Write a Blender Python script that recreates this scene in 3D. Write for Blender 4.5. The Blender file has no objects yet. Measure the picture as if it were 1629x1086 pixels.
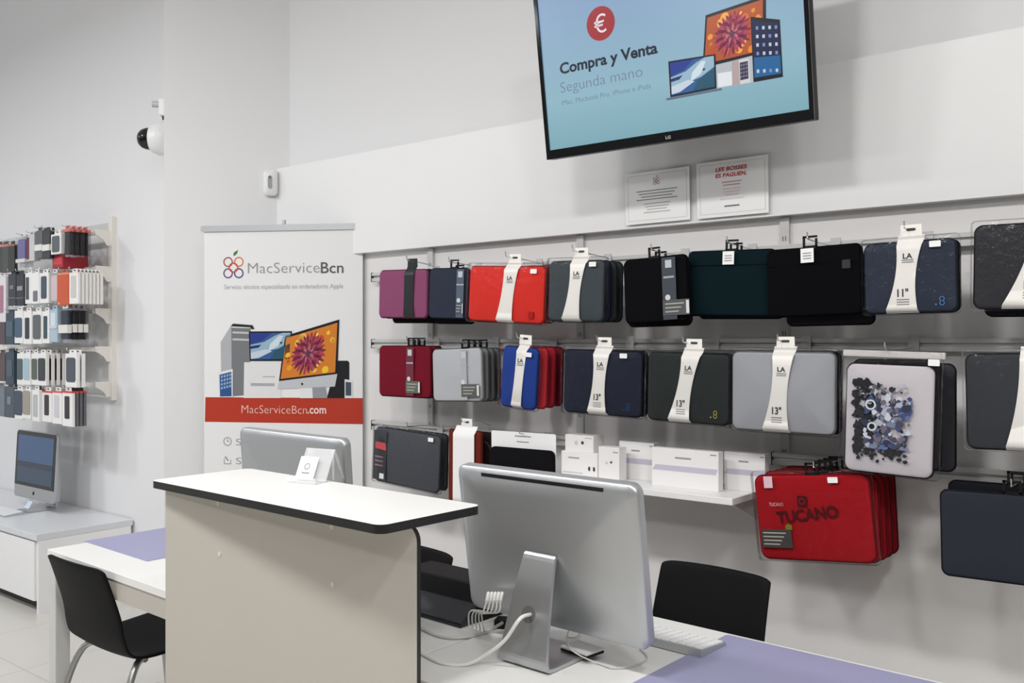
import bpy, math, random
from mathutils import Vector, Matrix
R = math.radians
rnd = random.Random(7)
S = bpy.context.scene
COL = S.collection
PI = math.pi

# ------------------------------------------------------------------ camera, light, exposure
# World: X runs along the shelf wall (to the right), Y into that wall, Z up; shelf wall at Y = 3.
F, CX, CY, CAMH = 1450.0, 814.5, 543.0, 1.45          # focal length and centre in photo pixels, lens height
VIEW, RIGHT = Vector((-0.6245, 0.7810, 0)), Vector((0.7810, 0.6245, 0))
cd = bpy.data.cameras.new('camera'); cam = bpy.data.objects.new('camera', cd); COL.objects.link(cam)
cam.location = (0, 0, CAMH); cam.rotation_euler = (R(90), 0, math.atan2(0.6245, 0.7810))
cd.sensor_width = 36; cd.lens = 36 * F / 1629; cd.clip_start = 0.05
S.camera = cam
vs = S.view_settings
vs.view_transform = 'Standard'; vs.look = 'None'; vs.gamma = 1; vs.use_curve_mapping = False; vs.exposure = 0.0
w = bpy.data.worlds.new('world'); S.world = w; w.use_nodes = True
w.node_tree.nodes['Background'].inputs[0].default_value = (0.85, 0.92, 1.0, 1)
w.node_tree.nodes['Background'].inputs[1].default_value = 0.4
CEIL = 3.95

def lamp(x, y, power, sx=0.6, sy=0.6, col=(1, 0.985, 0.97)):
    l = bpy.data.lights.new('ceiling_lamp', 'AREA'); l.shape = 'RECTANGLE'; l.size = sx; l.size_y = sy
    l.energy = power; l.color = col
    o = bpy.data.objects.new('ceiling_lamp', l); COL.objects.link(o); o.location = (x, y, 3.45)
LAMP = 37
for lx in (-6.8, -4.9, -3.0, -1.2, 0.6, 2.2):
    tint = (0.94, 0.965, 1.0) if lx < -4 else (1.0, 0.985, 0.97)
    lamp(lx, 0.15, LAMP, 0.35, 0.35, tint)
    l = bpy.data.lights.new('fill_light', 'POINT'); l.shadow_soft_size = 0.16; l.energy = LAMP * 0.62; l.color = tint  # unseen point light, added to brighten the upper walls and soften shadows
    o = bpy.data.objects.new('fill_light', l); COL.objects.link(o); o.location = (lx, -1.5, 3.1)

# ------------------------------------------------------------------ measuring: photo pixel -> point on a known plane
def ray(px, py):
    return VIEW + RIGHT * ((px - CX) / F) + Vector((0, 0, -(py - CY) / F))
CAM = Vector((0, 0, CAMH))
def at_y(px, py, Y):
    d = ray(px, py); return CAM + d * (Y / d.y)
def at_z(px, py, z):
    d = ray(px, py); return CAM + d * ((z - CAMH) / d.z)
def at_d(px, py, dep):
    return CAM + ray(px, py) * dep
def on(M, px, py, y=0.0):
    """pixel -> (x, z) in the local frame M, on its plane y = const"""
    n = (M.to_3x3() @ Vector((0, 1, 0))); p0 = M @ Vector((0, y, 0)); d = ray(px, py)
    p = M.inverted() @ (CAM + d * ((p0 - CAM).dot(n) / d.dot(n)))
    return (p.x, p.z)

# ------------------------------------------------------------------ materials
def lin(c):
    c /= 255.0
    return c / 12.92 if c <= 0.04045 else ((c + 0.055) / 1.055) ** 2.4
def rgb(r, g, b):
    return (lin(r), lin(g), lin(b), 1)
MATS = {}
def mat(name, c, rough=0.5, metal=0.0, bump=0.0, scale=200.0, var=0.0, alpha=1.0, emit=0.0, spec=0.5, stretch=None):
    if name in MATS: return MATS[name]
    m = bpy.data.materials.new(name); m.use_nodes = True; nt = m.node_tree; b = nt.nodes['Principled BSDF']
    col = rgb(*c)
    b.inputs['Base Color'].default_value = col; b.inputs['Roughness'].default_value = rough
    b.inputs['Metallic'].default_value = metal; b.inputs['Alpha'].default_value = alpha
    b.inputs['Specular IOR Level'].default_value = spec
    if emit:
        b.inputs['Emission Color'].default_value = col; b.inputs['Emission Strength'].default_value = emit
        b.inputs['Base Color'].default_value = (0.01, 0.01, 0.01, 1)
    if bump or var:
        tc = nt.nodes.new('ShaderNodeTexCoord'); no = nt.nodes.new('ShaderNodeTexNoise')
        no.inputs['Scale'].default_value = scale; no.inputs['Detail'].default_value = 3
        src = tc.outputs['Object']
        if stretch:
            mp = nt.nodes.new('ShaderNodeMapping'); mp.inputs['Scale'].default_value = stretch
            nt.links.new(src, mp.inputs[0]); src = mp.outputs[0]
        nt.links.new(src, no.inputs['Vector'])
        if bump:
            bp = nt.nodes.new('ShaderNodeBump'); bp.inputs['Strength'].default_value = bump; bp.inputs['Distance'].default_value = 0.002
            nt.links.new(no.outputs['Fac'], bp.inputs['Height']); nt.links.new(bp.outputs[0], b.inputs['Normal'])
        if var:
            mx = nt.nodes.new('ShaderNodeMix'); mx.data_type = 'RGBA'
            mx.inputs[6].default_value = tuple(x * (1 - var) for x in col[:3]) + (1,)
            mx.inputs[7].default_value = tuple(min(1, x * (1 + var)) for x in col[:3]) + (1,)
            nt.links.new(no.outputs['Fac'], mx.inputs[0]); nt.links.new(mx.outputs[2], b.inputs['Base Color'])
    MATS[name] = m
    return m
def flatc(c, rough=0.55):          # printed colour
    return mat('print_%d_%d_%d' % c, c, rough, spec=0.3)
def glow(c, e=1.0):                # lit screen colour
    return mat('screen_%d_%d_%d' % c, c, 0.25, emit=e)
def fabric(c):
    return mat('fabric_%d_%d_%d' % c, c, 0.9, bump=0.35, scale=900, var=0.12, spec=0.08 if max(c) < 48 else 0.2)
def carton(c):
    return mat('carton_%d_%d_%d' % c, c, 0.4, spec=0.4)

WALL = mat('wall_paint', (232, 232, 233), 0.55, bump=0.05, scale=120, spec=0.3)
PANEL = mat('wall_panel_lacquer', (226, 224, 223), 0.35, bump=0.03, scale=20, spec=0.4)
DIM = mat('grey_paint', (138, 138, 138), 0.7)
WHITE = mat('white_lacquer', (238, 238, 238), 0.35)
LAMI = mat('white_laminate', (227, 227, 224), 0.38)
GREIGE = mat('greige_laminate', (182, 177, 168), 0.45, var=0.02, scale=4)
BLACK = mat('black_edge', (14, 14, 15), 0.4)
BLKPL = mat('black_plastic', (14, 14, 17), 0.5, spec=0.25)
CHAIRM = mat('black_shell', (8, 8, 10), 0.6, bump=0.1, scale=500, spec=0.14)
ALU = mat('aluminium', (188, 190, 192), 0.38, 0.85, bump=0.02, scale=600)
ALUM = mat('matte_aluminium', (190, 192, 194), 0.42, 0.8)
STEEL = mat('grey_steel', (176, 176, 174), 0.35, 0.85)
CHROME = mat('hook_chrome', (215, 215, 215), 0.18, 1.0)
GREYM = mat('grey_metal_paint', (200, 200, 198), 0.4, 0.1)
RAILM = mat('grey_rail', (204, 204, 202), 0.4, 0.2)
SLOT = mat('dark_slot', (60, 60, 60), 0.6)
GLASSY = mat('glossy_black', (10, 11, 14), 0.08)
def film(name, c, rough, amount):
    m = bpy.data.materials.new(name); m.use_nodes = True; nt = m.node_tree; nt.nodes.clear()
    out = nt.nodes.new('ShaderNodeOutputMaterial'); mx = nt.nodes.new('ShaderNodeMixShader'); tr = nt.nodes.new('ShaderNodeBsdfTransparent')
    gl = nt.nodes.new('ShaderNodeBsdfGlossy'); fr = nt.nodes.new('ShaderNodeFresnel'); mu = nt.nodes.new('ShaderNodeMath'); mu.operation = 'MULTIPLY'
    no = nt.nodes.new('ShaderNodeTexNoise'); no.inputs['Scale'].default_value = 42; no.inputs['Detail'].default_value = 2; tc = nt.nodes.new('ShaderNodeTexCoord')
    bp = nt.nodes.new('ShaderNodeBump'); bp.inputs['Strength'].default_value = 0.5; bp.inputs['Distance'].default_value = 0.012      # crinkles
    nt.links.new(tc.outputs['Object'], no.inputs['Vector']); nt.links.new(no.outputs['Fac'], bp.inputs['Height']); nt.links.new(bp.outputs[0], gl.inputs['Normal'])
    tr.inputs[0].default_value = rgb(*c); gl.inputs['Roughness'].default_value = rough; fr.inputs['IOR'].default_value = 1.4; mu.inputs[1].default_value = amount
    nt.links.new(fr.outputs[0], mu.inputs[0]); nt.links.new(mu.outputs[0], mx.inputs[0]); nt.links.new(tr.outputs[0], mx.inputs[1]); nt.links.new(gl.outputs[0], mx.inputs[2]); nt.links.new(mx.outputs[0], out.inputs[0])
    return m
CLEAR = film('clear_film', (253, 253, 254), 0.14, 0.5)
ACRY = mat('clear_acrylic', (250, 252, 253), 0.1, alpha=0.32, spec=0.6)
PAPER = mat('white_paper', (250, 250, 249), 0.6)
CREAM = mat('cream_band', (252, 249, 242), 0.55)
INK = mat('dark_ink', (52, 52, 54), 0.6)
GINK = mat('grey_ink', (148, 148, 150), 0.6)
CABLE = mat('white_cable', (228, 228, 224), 0.4)
GCABLE = mat('grey_cable', (196, 196, 192), 0.4)
MAT_L = mat('lavender_mat', (152, 152, 184), 0.5, bump=0.1, scale=700, var=0.02)

# ------------------------------------------------------------------ mesh builder
_txt = {}
def text_geo(s, bold=0.0):
    k = (s, bold)
    if k not in _txt:
        cu = bpy.data.curves.new('lettering', 'FONT'); cu.body = s; cu.size = 1; cu.offset = bold; cu.resolution_u = 3
        o = bpy.data.objects.new('lettering', cu); COL.objects.link(o)
        dg = bpy.context.evaluated_depsgraph_get(); dg.update()
        me = bpy.data.meshes.new_from_object(o.evaluated_get(dg))
        v = [(p.co.x, p.co.y) for p in me.vertices]; f = [tuple(q.vertices) for q in me.polygons]
        bpy.data.objects.remove(o); bpy.data.curves.remove(cu); bpy.data.meshes.remove(me)
        _txt[k] = (v, f)
    return _txt[k]

def rrect(w, h, r, seg=5):
    pts = []
    for cx, cz, a0 in ((w/2-r, -h/2+r, -90), (w/2-r, h/2-r, 0), (-w/2+r, h/2-r, 90), (-w/2+r, -h/2+r, 180)):
        for k in range(seg + 1):
            a = R(a0 + 90.0 * k / seg); pts.append((cx + r * math.cos(a), cz + r * math.sin(a)))
    return pts
def circ(cx, cz, r, n=24, rz=None):
    rz = rz or r
    return [(cx + r * math.cos(2*PI*k/n), cz + rz * math.sin(2*PI*k/n)) for k in range(n)]

class MB:
    def __init__(s): s.v = []; s.f = []; s.m = []; s.sm = []; s.mats = []
    def mi(s, m):
        if m not in s.mats: s.mats.append(m)
        return s.mats.index(m)
    def add(s, vs, fs, m, smooth=False, M=None):
        b = len(s.v); s.v += [tuple(M @ Vector(p)) if M else tuple(p) for p in vs]; i = s.mi(m)
        for f in fs: s.f.append(tuple(b + k for k in f)); s.m.append(i); s.sm.append(smooth)
        return s
    def box(s, x0, x1, y0, y1, z0, z1, m, M=None):
        vs = [(x, y, z) for z in (z0, z1) for y in (y0, y1) for x in (x0, x1)]
        return s.add(vs, [(0,2,3,1), (4,5,7,6), (0,1,5,4), (2,6,7,3), (0,4,6,2), (1,3,7,5)], m, False, M)
    def prism(s, ol, y0, y1, m, side=None, M=None, smooth=False):      # outline in xz (counter-clockwise from the front), front at y0
        n = len(ol); vs = [(x, y0, z) for x, z in ol] + [(x, y1, z) for x, z in ol]
        s.add(vs, [tuple(range(n)), tuple(range(2*n-1, n-1, -1))], m, False, M)
        return s.add(vs, [(k, k+n, (k+1) % n + n, (k+1) % n) for k in range(n)], side or m, smooth, M)
    def slab(s, ol, z0, z1, m, side=None, M=None):                     # outline in xy (counter-clockwise from above)
        n = len(ol); vs = [(x, y, z1) for x, y in ol] + [(x, y, z0) for x, y in ol]
        s.add(vs, [tuple(range(n)), tuple(range(2*n-1, n-1, -1))], m, False, M)
        return s.add(vs, [(k, k+n, (k+1) % n + n, (k+1) % n) for k in range(n)], side or m, False, M)
    def flat(s, ol, y, m, M=None):
        a = sum(ol[k][0]*ol[(k+1) % len(ol)][1] - ol[(k+1) % len(ol)][0]*ol[k][1] for k in range(len(ol)))
        if a < 0: ol = ol[::-1]
        return s.add([(x, y, z) for x, z in ol], [tuple(range(len(ol)))], m, False, M)
    def ring(s, cx, cz, r, wd, y, m, n=28):
        vs = []
        for k in range(n):
            a = 2*PI*k/n
            vs += [(cx + r*math.cos(a), y, cz + r*math.sin(a)), (cx + (r-wd)*math.cos(a), y, cz + (r-wd)*math.sin(a))]
        return s.add(vs, [(2*k, (2*k+2) % (2*n), (2*k+3) % (2*n), 2*k+1) for k in range(n)], m)
    def text(s, st, x0, x1, z, cap, y, m, bold=0.0, slant=0.0, M=None):
        v, f = text_geo(st, bold)
        ax, bx = min(p[0] for p in v), max(p[0] for p in v)
        kx, kz = (x1 - x0) / (bx - ax), cap / 0.72
        return s.add([(x0 + (p[0]-ax)*kx + slant*p[1]*kz, y, z + p[1]*kz) for p in v], f, m, False, M)
    def tube(s, path, r, m, n=8, closed=False, M=None):
        P = [Vector(p) for p in path]; N = len(P); vs = []; up = None
        rr = r if isinstance(r, (list, tuple)) else [r]*N
        for i in range(N):
            a = P[(i-1) % N] if (i > 0 or closed) else P[i]; b = P[(i+1) % N] if (i < N-1 or closed) else P[i]
            t = (b - a).normalized()
            if up is None:
                up = Vector((0, 0, 1)) if abs(t.z) < 0.9 else Vector((1, 0, 0))
            u = t.cross(up)
            if u.length < 1e-4: u = t.orthogonal()
            u.normalize(); up = u.cross(t).normalized()
            for k in range(n):
                q = 2*PI*k/n; vs.append(P[i] + u*(rr[i]*math.cos(q)) + up*(rr[i]*math.sin(q)))
        fs = []
        for i in range(N if closed else N-1):
            j = (i+1) % N
            for k in range(n): fs.append((i*n+k, i*n+(k+1) % n, j*n+(k+1) % n, j*n+k))
        s.add(vs, fs, m, True, M)
        if not closed:
            b = len(vs)
            s.add([vs[k] for k in range(n)], [tuple(range(n-1, -1, -1))], m, False, M)
            s.add([vs[b-n+k] for k in range(n)], [tuple(range(n))], m, False, M)
        return s
    def lathe(s, prof, m, n=28, M=None, smooth=True):                  # (radius, height) about local z
        vs = []; K = len(prof)
        for r, h in prof:
            for k in range(n): a = 2*PI*k/n; vs.append((r*math.cos(a), r*math.sin(a), h))
        fs = [(i*n+k, i*n+(k+1) % n, (i+1)*n+(k+1) % n, (i+1)*n+k) for i in range(K-1) for k in range(n)]
        s.add(vs, fs, m, smooth, M)
        s.add(vs[:n], [tuple(range(n-1, -1, -1))], m, False, M)
        return s.add(vs[-n:], [tuple(range(n))], m, False, M)
    def pillow(s, w, h, t, r, m, bulge=0.006, back=None, seed=0, lump=0.0015, M=None, sag=0.0):
        ol = rrect(w, h, r, 6); n = len(ol); mx = min(w, h)/2*0.96
        back = bulge*0.4 if back is None else back
        ins = [mx*q for q in (0.03, 0.08, 0.2, 0.4, 0.65, 1.0)]
        prof = [(i, t/2*0.94 + back*(1-(1-i/mx)**2)) for i in ins[::-1]] + [(0.0008, t*0.40), (0, t*0.25), (0, -t*0.25), (0.0008, -t*0.40)] + \
               [(i, -t/2*0.94 - bulge*(1-(1-i/mx)**2)) for i in ins]
        rs = random.Random(seed); p1, p2, p3 = (rs.uniform(0, 6) for _ in range(3)); vs = []
        for i, y in prof:
            sx, sz = 1 - 2*i/w, 1 - 2*i/h
            for x, z in ol:
                x2, z2 = x*sx, z*sz
                dy = lump*(math.sin(9*x2/w + p1 + 3*z2/h) + math.sin(7*z2/h + p2)) * (i/mx)**0.5
                dz = sag*math.cos(PI*x2/w) * (1 if z > 0 else 0.6)
                vs.append((x2 + 0.25*sag*math.sin(5*z2/h + p3), y + dy, z2 - dz))
        K = len(prof)
        fs = [(i*n+k, i*n+(k+1) % n, (i+1)*n+(k+1) % n, (i+1)*n+k) for i in range(K-1) for k in range(n)]
        fs += [tuple(range(n-1, -1, -1)), tuple(range((K-1)*n, K*n))]
        return s.add(vs, fs, m, True, M)
    def build(s, name, parent=None, loc=(0, 0, 0), rot=(0, 0, 0), bevel=0.0, seg=2):
        me = bpy.data.meshes.new(name); me.from_pydata(s.v, [], s.f)
        for m in s.mats: me.materials.append(m)
        me.polygons.foreach_set('material_index', s.m); me.polygons.foreach_set('use_smooth', s.sm); me.update()
        o = bpy.data.objects.new(name, me); COL.objects.link(o); o.location = loc; o.rotation_euler = rot
        if parent: o.parent = parent
        if bevel:
            b = o.modifiers.new('bevel', 'BEVEL'); b.width = bevel; b.segments = seg; b.limit_method = 'ANGLE'; b.angle_limit = R(40)
        return o

def tag(o, label, cat, group=None):
    o['label'] = label; o['category'] = cat
    if group: o['group'] = group
    return o
def thing(name, label, cat, loc=(0, 0, 0), rot=(0, 0, 0), group=None):
    o = bpy.data.objects.new(name, None); COL.objects.link(o); o.location = loc; o.rotation_euler = rot
    o.empty_display_size = 0.05
    return tag(o, label, cat, group)
def frame(o):                                            # local frame of an unscaled top-level thing
    return Matrix.Translation(o.location) @ o.rotation_euler.to_matrix().to_4x4()
def struct(name, mb, **k):
    o = mb.build(name, **k); o['kind'] = 'structure'; return o
def smooth_path(pts, n=6, closed=False):
    P = [Vector(p) for p in pts]; out = []; N = len(P)
    rng = range(N) if closed else range(N-1)
    for i in rng:
        p0 = P[(i-1) % N] if (i > 0 or closed) else P[i]; p1 = P[i]; p2 = P[(i+1) % N]
        p3 = P[(i+2) % N] if (i+2 < N or closed) else p2
        for k in range(n):
            t = k/n
            out.append(0.5*((2*p1) + (p2-p0)*t + (2*p0-5*p1+4*p2-p3)*t*t + (3*p1-p0-3*p2+p3)*t*t*t))
    if not closed: out.append(P[-1])
    return out

# ------------------------------------------------------------------ the room
D = 3.0                                                  # shelf wall
PH = 2.75                                                # wall with the phone accessories
P0, P1 = Vector((-4.353, 2.559, 0)), Vector((-3.890, 3.0, 0))      # oblique wall with the banner
adir = (P1 - P0).normalized(); aback = Vector((-adir.y, adir.x, 0))
P2 = P0 + aback * ((PH - P0.y) / aback.y)
XL, XR, YF = -9.0, 3.2, -4.0
BZ0_ = 1.88
def quad_wall(a, b, m, thick=0.12):
    """upright wall from a to b; its room side is on the right of a->b"""
    a, b = Vector((a[0], a[1], 0)), Vector((b[0], b[1], 0)); t = (b - a).normalized(); n = Vector((-t.y, t.x, 0))*thick
    ol = [(a.x, a.y), (b.x, b.y), (b.x+n.x, b.y+n.y), (a.x+n.x, a.y+n.y)]
    return MB().slab(ol, 0, CEIL, m)
fm = mat('floor_tile', (214, 211, 205), 0.3, spec=0.5)
nt = fm.node_tree; bk = nt.nodes.new('ShaderNodeTexBrick'); tc = nt.nodes.new('ShaderNodeTexCoord'); b_ = nt.nodes['Principled BSDF']
bk.offset = 0.0; bk.inputs['Scale'].default_value = 1.0
bk.inputs['Brick Width'].default_value = 0.6; bk.inputs['Row Height'].default_value = 0.6; bk.inputs['Mortar Size'].default_value = 0.003
bk.inputs['Color1'].default_value = rgb(203, 200, 194); bk.inputs['Color2'].default_value = rgb(198, 195, 188); bk.inputs['Mortar'].default_value = rgb(174, 171, 165)
nt.links.new(tc.outputs['Object'], bk.inputs['Vector']); nt.links.new(bk.outputs['Color'], b_.inputs['Base Color'])
struct('floor', MB().box(XL-0.2, XR+0.2, YF-0.2, D+0.3, -0.1, 0, fm))
struct('ceiling', MB().box(XL-0.2, XR+0.2, YF-0.2, D+0.3, CEIL, CEIL+0.1, WALL))
wr = MB().slab([(P1.x, D), (XR, D), (XR, D+.12), (P1.x, D+.12)], 0, BZ0_, PANEL)
wr.slab([(P1.x, D), (XR, D), (XR, D+.12), (P1.x, D+.12)], BZ0_, CEIL, WALL)
struct('wall_right', wr)
wb = MB().slab([(P2.x, P2.y), (P0.x, P0.y), (P1.x, P1.y), (P1.x, D+0.12), (P2.x, D+0.12)], 0, CEIL, WALL)
struct('wall_back', wb)
struct('wall_left', quad_wall((XL, PH), (P2.x, PH), WALL))
struct('wall_front', quad_wall((XR, YF), (XL, YF), DIM))
struct('wall_side', quad_wall((XR, D), (XR, YF), DIM))
struct('wall_end', quad_wall((XL, YF), (XL, PH), WALL))
# panelled bulkhead over the hanging display
BY, BZ0, BZ1 = 2.955, 1.8735, 2.352
s_ = (BY - P0.y) / adir.y
bx = P0.x + adir.x * s_
struct('trim_1', MB().slab([(bx, BY), (XR, BY), (XR, D), (P1.x, D)], BZ0, BZ1, WHITE))

# ------------------------------------------------------------------ wall camera, junction box, motion detector
facing = math.atan2(-adir.x, adir.y)                     # local +y -> along adir ... used for things on the return face
dc = P0 + aback*0.085
zc = 2.515
t = thing('dome_camera', 'white security dome camera with black dome on pillar edge', 'security camera', (dc.x, dc.y, zc))
M = Matrix.Rotation(math.atan2(-adir.y, -adir.x), 4, 'Z') @ Matrix.Rotation(R(90), 4, 'Y')      # lathe axis out of the return face
MB().lathe([(0.084, 0), (0.090, 0.012), (0.088, 0.045), (0.072, 0.085), (0.058, 0.094)], WHITE, M=M).build('housing', t)
MB().lathe([(0.058, 0.090), (0.057, 0.112), (0.048, 0.136), (0.032, 0.152), (0.010, 0.160)], GLASSY, M=M).build('dome', t)
jc = P0 + aback*0.09
t = thing('junction_box', 'small white junction box on pillar edge above dome camera', 'junction box', (jc.x, jc.y, zc + 0.165))
Mz = Matrix.Rotation(math.atan2(-adir.y, -adir.x), 4, 'Z')
MB().box(0, 0.045, -0.035, 0.03, -0.045, 0.045, WHITE, Mz).build('box', t, bevel=0.006)
MB().tube([(0.045, -0.005, 0.02), (0.085, -0.005, 0.02)], 0.017, GREYM, 12, M=Mz).build('cable_gland', t)
MB().lathe([(0.012, -0.062), (0.012, -0.044)], BLKPL, 12, M=Mz @ Matrix.Translation((0.022, 0, 0))).build('plug', t)
dep = at_d(431, 290, 4.75)
pm = P0 + adir * ((Vector((dep.x, dep.y, 0)) - P0).dot(adir))
arot = math.atan2(adir.y, adir.x)
t = thing('motion_detector', 'small white motion detector with grey lens on back wall', 'motion detector', (pm.x, pm.y, 2.275), (0, 0, arot))
MB().pillow(0.072, 0.135, 0.03, 0.022, WHITE, 0.012, 0, lump=0, M=Matrix.Translation((0, -0.016, 0))).build('case', t)
MB().prism(rrect(0.020, 0.066, 0.009), -0.0475, -0.03, mat('detector_lens', (150, 152, 156), 0.3)).build('lens', t)
MB().prism(circ(0, 0.026, 0.0075), -0.049, -0.04, GLASSY).build('sensor_eye', t)

# ------------------------------------------------------------------ pictures made of flat printed shapes
def bil(q, u, v):                                        # quad TL, TR, BR, BL
    a = (q[0][0]*(1-u)+q[1][0]*u, q[0][1]*(1-u)+q[1][1]*u); b = (q[3][0]*(1-u)+q[2][0]*u, q[3][1]*(1-u)+q[2][1]*u)
    return (a[0]*(1-v)+b[0]*v, a[1]*(1-v)+b[1]*v)
def flower(mb, q, y, C, lit):
    mb.flat(q, y, C((214, 128, 44) if not lit else (176, 84, 44)))
    rs = random.Random(3)
    for k in range(26):
        u, v = rs.uniform(0.06, 0.94), rs.uniform(0.07, 0.93); r = rs.uniform(0.03, 0.08)
        c = rs.choice([(240, 190, 60), (235, 160, 40), (200, 80, 30), (250, 205, 90)] if not lit else [(230, 150, 60), (190, 70, 40), (215, 110, 50), (240, 170, 80)])
        if u > 0.72 and rs.random() < 0.7: c = (244, 200, 50) if not lit else (226, 140, 40)
        mb.flat([bil(q, min(.99, max(.01, u + r*math.cos(a))), min(.99, max(.01, v + 1.3*r*math.sin(a)))) for a in [2*PI*j/8 for j in range(8)]], y - 0.0003, C(c))
    rings = [(0.16, 0.42, 26, [(126, 36, 66), (168, 52, 84)]), (0.12, 0.36, 24, [(104, 26, 58), (178, 66, 92)]), (0.09, 0.29, 20, [(150, 44, 78), (92, 24, 54)]),
             (0.06, 0.22, 17, [(176, 78, 104), (112, 34, 66)]), (0.03, 0.15, 13, [(130, 44, 80), (190, 108, 124)]), (0.0, 0.08, 9, [(66, 50, 70), (104, 60, 88)])]
    for ring, (r0, r1, n, cs) in enumerate(rings):
        for k in range(n):
            a = 2*PI*k/n + ring*0.37; da = PI/n*0.9; rm = r0*0.4 + r1*0.6; re = r1*rs.uniform(.92, 1.06)
            pts = [(r0, a), (rm, a-da), (re*.95, a-da*.35), (re, a), (re*.95, a+da*.35), (rm, a+da)]
            mb.flat([bil(q, 0.47 + r*math.cos(b)*0.80, 0.50 + r*math.sin(b)*1.12) for r, b in pts], y - 0.0006 - 0.0001*ring, C(cs[k % 2]))
def wave(mb, q, y, C):
    mb.flat(q, y, C((52, 92, 150)))
    for k, (pl, c) in enumerate([([(0, 0), (.55, 0), (.3, .3), (0, .42)], (40, 60, 140)), ([(0, .45), (.35, .34), (.6, .12), (.8, 0), (1, 0), (1, .35), (.7, .6), (.3, .72), (0, .8)], (150, 180, 200)),
                                 ([(.5, .42), (.72, .1), (.82, .12), (.7, .5), (.45, .7)], (205, 220, 228)), ([(0, .74), (.4, .62), (.55, .7), (.2, .95), (0, .98)], (196, 208, 220)),
                                 ([(.62, .68), (1, .4), (1, 1), (.5, 1)], (36, 84, 106)), ([(0, .5), (.28, .44), (.2, .56), (0, .6)], (34, 52, 100)), ([(.74, .36), (.8, .34), (.8, .4), (.75, .42)], (40, 50, 60))]):
        mb.flat([bil(q, *p) for p in pl], y - 0.0002*(k+1), C(c))
def logo_rings(mb, cx, cz, r, y, k=1.0):
    wd = 0.24*r; o = 1.12*r
    for j, (dx, dz, c) in enumerate(((-o, o, (150, 84, 70)), (o, o, (226, 120, 50)), (-o, -o, (92, 56, 120)), (o, -o, (60, 62, 120)), (0, 0, (214, 74, 44)))):
        mb.ring(cx+dx, cz+dz, r, wd, y - 0.0002*j, flatc(c))
    mb.flat([(cx-0.05*r, cz+2.35*r), (cx+0.1*r, cz+3.0*r), (cx+0.95*r, cz+3.5*r), (cx+0.8*r, cz+2.85*r), (cx+0.35*r, cz+2.4*r)], y, flatc((60, 130, 70)))

# ------------------------------------------------------------------ roll-up banner
bl, br = at_d(325, 365, 4.50), at_d(577, 361, 4.39)
bw = (Vector((br.x, br.y)) - Vector((bl.x, bl.y))).length
ban = thing('roll_up_banner', 'white printed roll up banner with red band standing before back wall', 'banner',
            ((bl.x+br.x)/2, (bl.y+br.y)/2, 0), (0, 0, math.atan2(br.y-bl.y, br.x-bl.x)))
BM = frame(ban)
ptop = 2.0
mb = MB().box(-bw/2, bw/2, 0, 0.0015, 0.08, ptop, mat('banner_film', (236, 236, 236), 0.4))
B = lambda px, py: on(BM, px, py)
poly = lambda pts, c, lay=1: mb.flat([B(*p) for p in pts], -0.0004*lay, flatc(c))
poly([(326.8, 631.5), (577, 633), (577.4, 674.5), (326, 670.7)], (182, 56, 36))
def ptext(mb, M, st, l, r, base, cap, m, bold=0.0, y=-0.0016, base2=None, slant=0.0):
    a, b = on(M, l, base), on(M, r, base2 if base2 else base); c = on(M, l, base-cap)
    mb.text(st, a[0], b[0], (a[1]+b[1])/2, c[1]-a[1], y, m, bold, slant)
ptext(mb, BM, 'MacService', 394.5, 508.5, 434, 17.5, flatc((150, 150, 152)), -0.012)
ptext(mb, BM, 'Bcn', 510.5, 546.5, 434, 18, flatc((90, 90, 94)), 0.006)
ptext(mb, BM, 'Servicio técnico especializado en ordenadores Apple', 357, 546, 459, 7.5, flatc((168, 168, 170)), -0.005)
ptext(mb, BM, 'MacServiceBcn', 384.5, 488.5, 657.5, 13.5, flatc((240, 200, 186)), -0.012)
ptext(mb, BM, '.com', 489.5, 519, 657.5, 13.5, flatc((246, 226, 218)), 0.012)
c = B(371.4, 425.5); r_ = (B(379, 425)[0]-B(371.4, 425)[0])
logo_rings(mb, c[0], c[1], r_, -0.0008)
# pictured machines
poly([(351, 544), (366.7, 519), (372, 522), (371, 633), (352, 606)], (176, 178, 182))
poly([(368, 521), (399, 522), (397, 628), (369, 630)], (120, 122, 126), 2)
poly([(370, 527), (397, 528), (397, 531), (370, 530)], (196, 198, 200), 3); poly([(370, 538), (397, 539), (397, 542), (370, 541)], (196, 198, 200), 3)
poly([(367, 518.5), (371, 514.6), (402, 517), (405, 523.5), (400, 523.5), (398, 520.5), (371, 519)], (40, 40, 44), 4)
poly([(388.6, 576), (447, 576), (447, 632.8), (387.8, 632.8)], (226, 226, 226), 4)
poly([(399, 609), (437, 609.5), (437, 614), (399, 613.5)], (170, 172, 176), 5); poly([(418, 598), (438, 598), (438, 600), (418, 600)], (186, 186, 190), 5)
poly([(396, 527), (464.7, 526.5), (464.7, 574), (397.6, 574)], (22, 24, 30), 5)
wave(mb, [B(398.3, 529.5), B(462.5, 529), B(461, 571), B(399.5, 571.5)], -0.0024, flatc)
poly([(535.6, 576), (538, 573.5), (553, 573.5), (555.8, 576), (556, 633), (520, 633)], (24, 24, 28), 3)
poly([(548.5, 603), (560.5, 604.5), (561, 633), (548.5, 633)], (228, 228, 230), 6); poly([(550, 607), (559, 608), (559, 629), (550, 629)], (70, 80, 96), 7)
poly([(347, 592), (370.6, 586.5), (370.6, 631.5), (348.7, 631.5)], (228, 228, 230), 6)
poly([(349.5, 596), (368.5, 591), (368.8, 630), (350.5, 630.5)], (44, 84, 140), 7)
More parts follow.
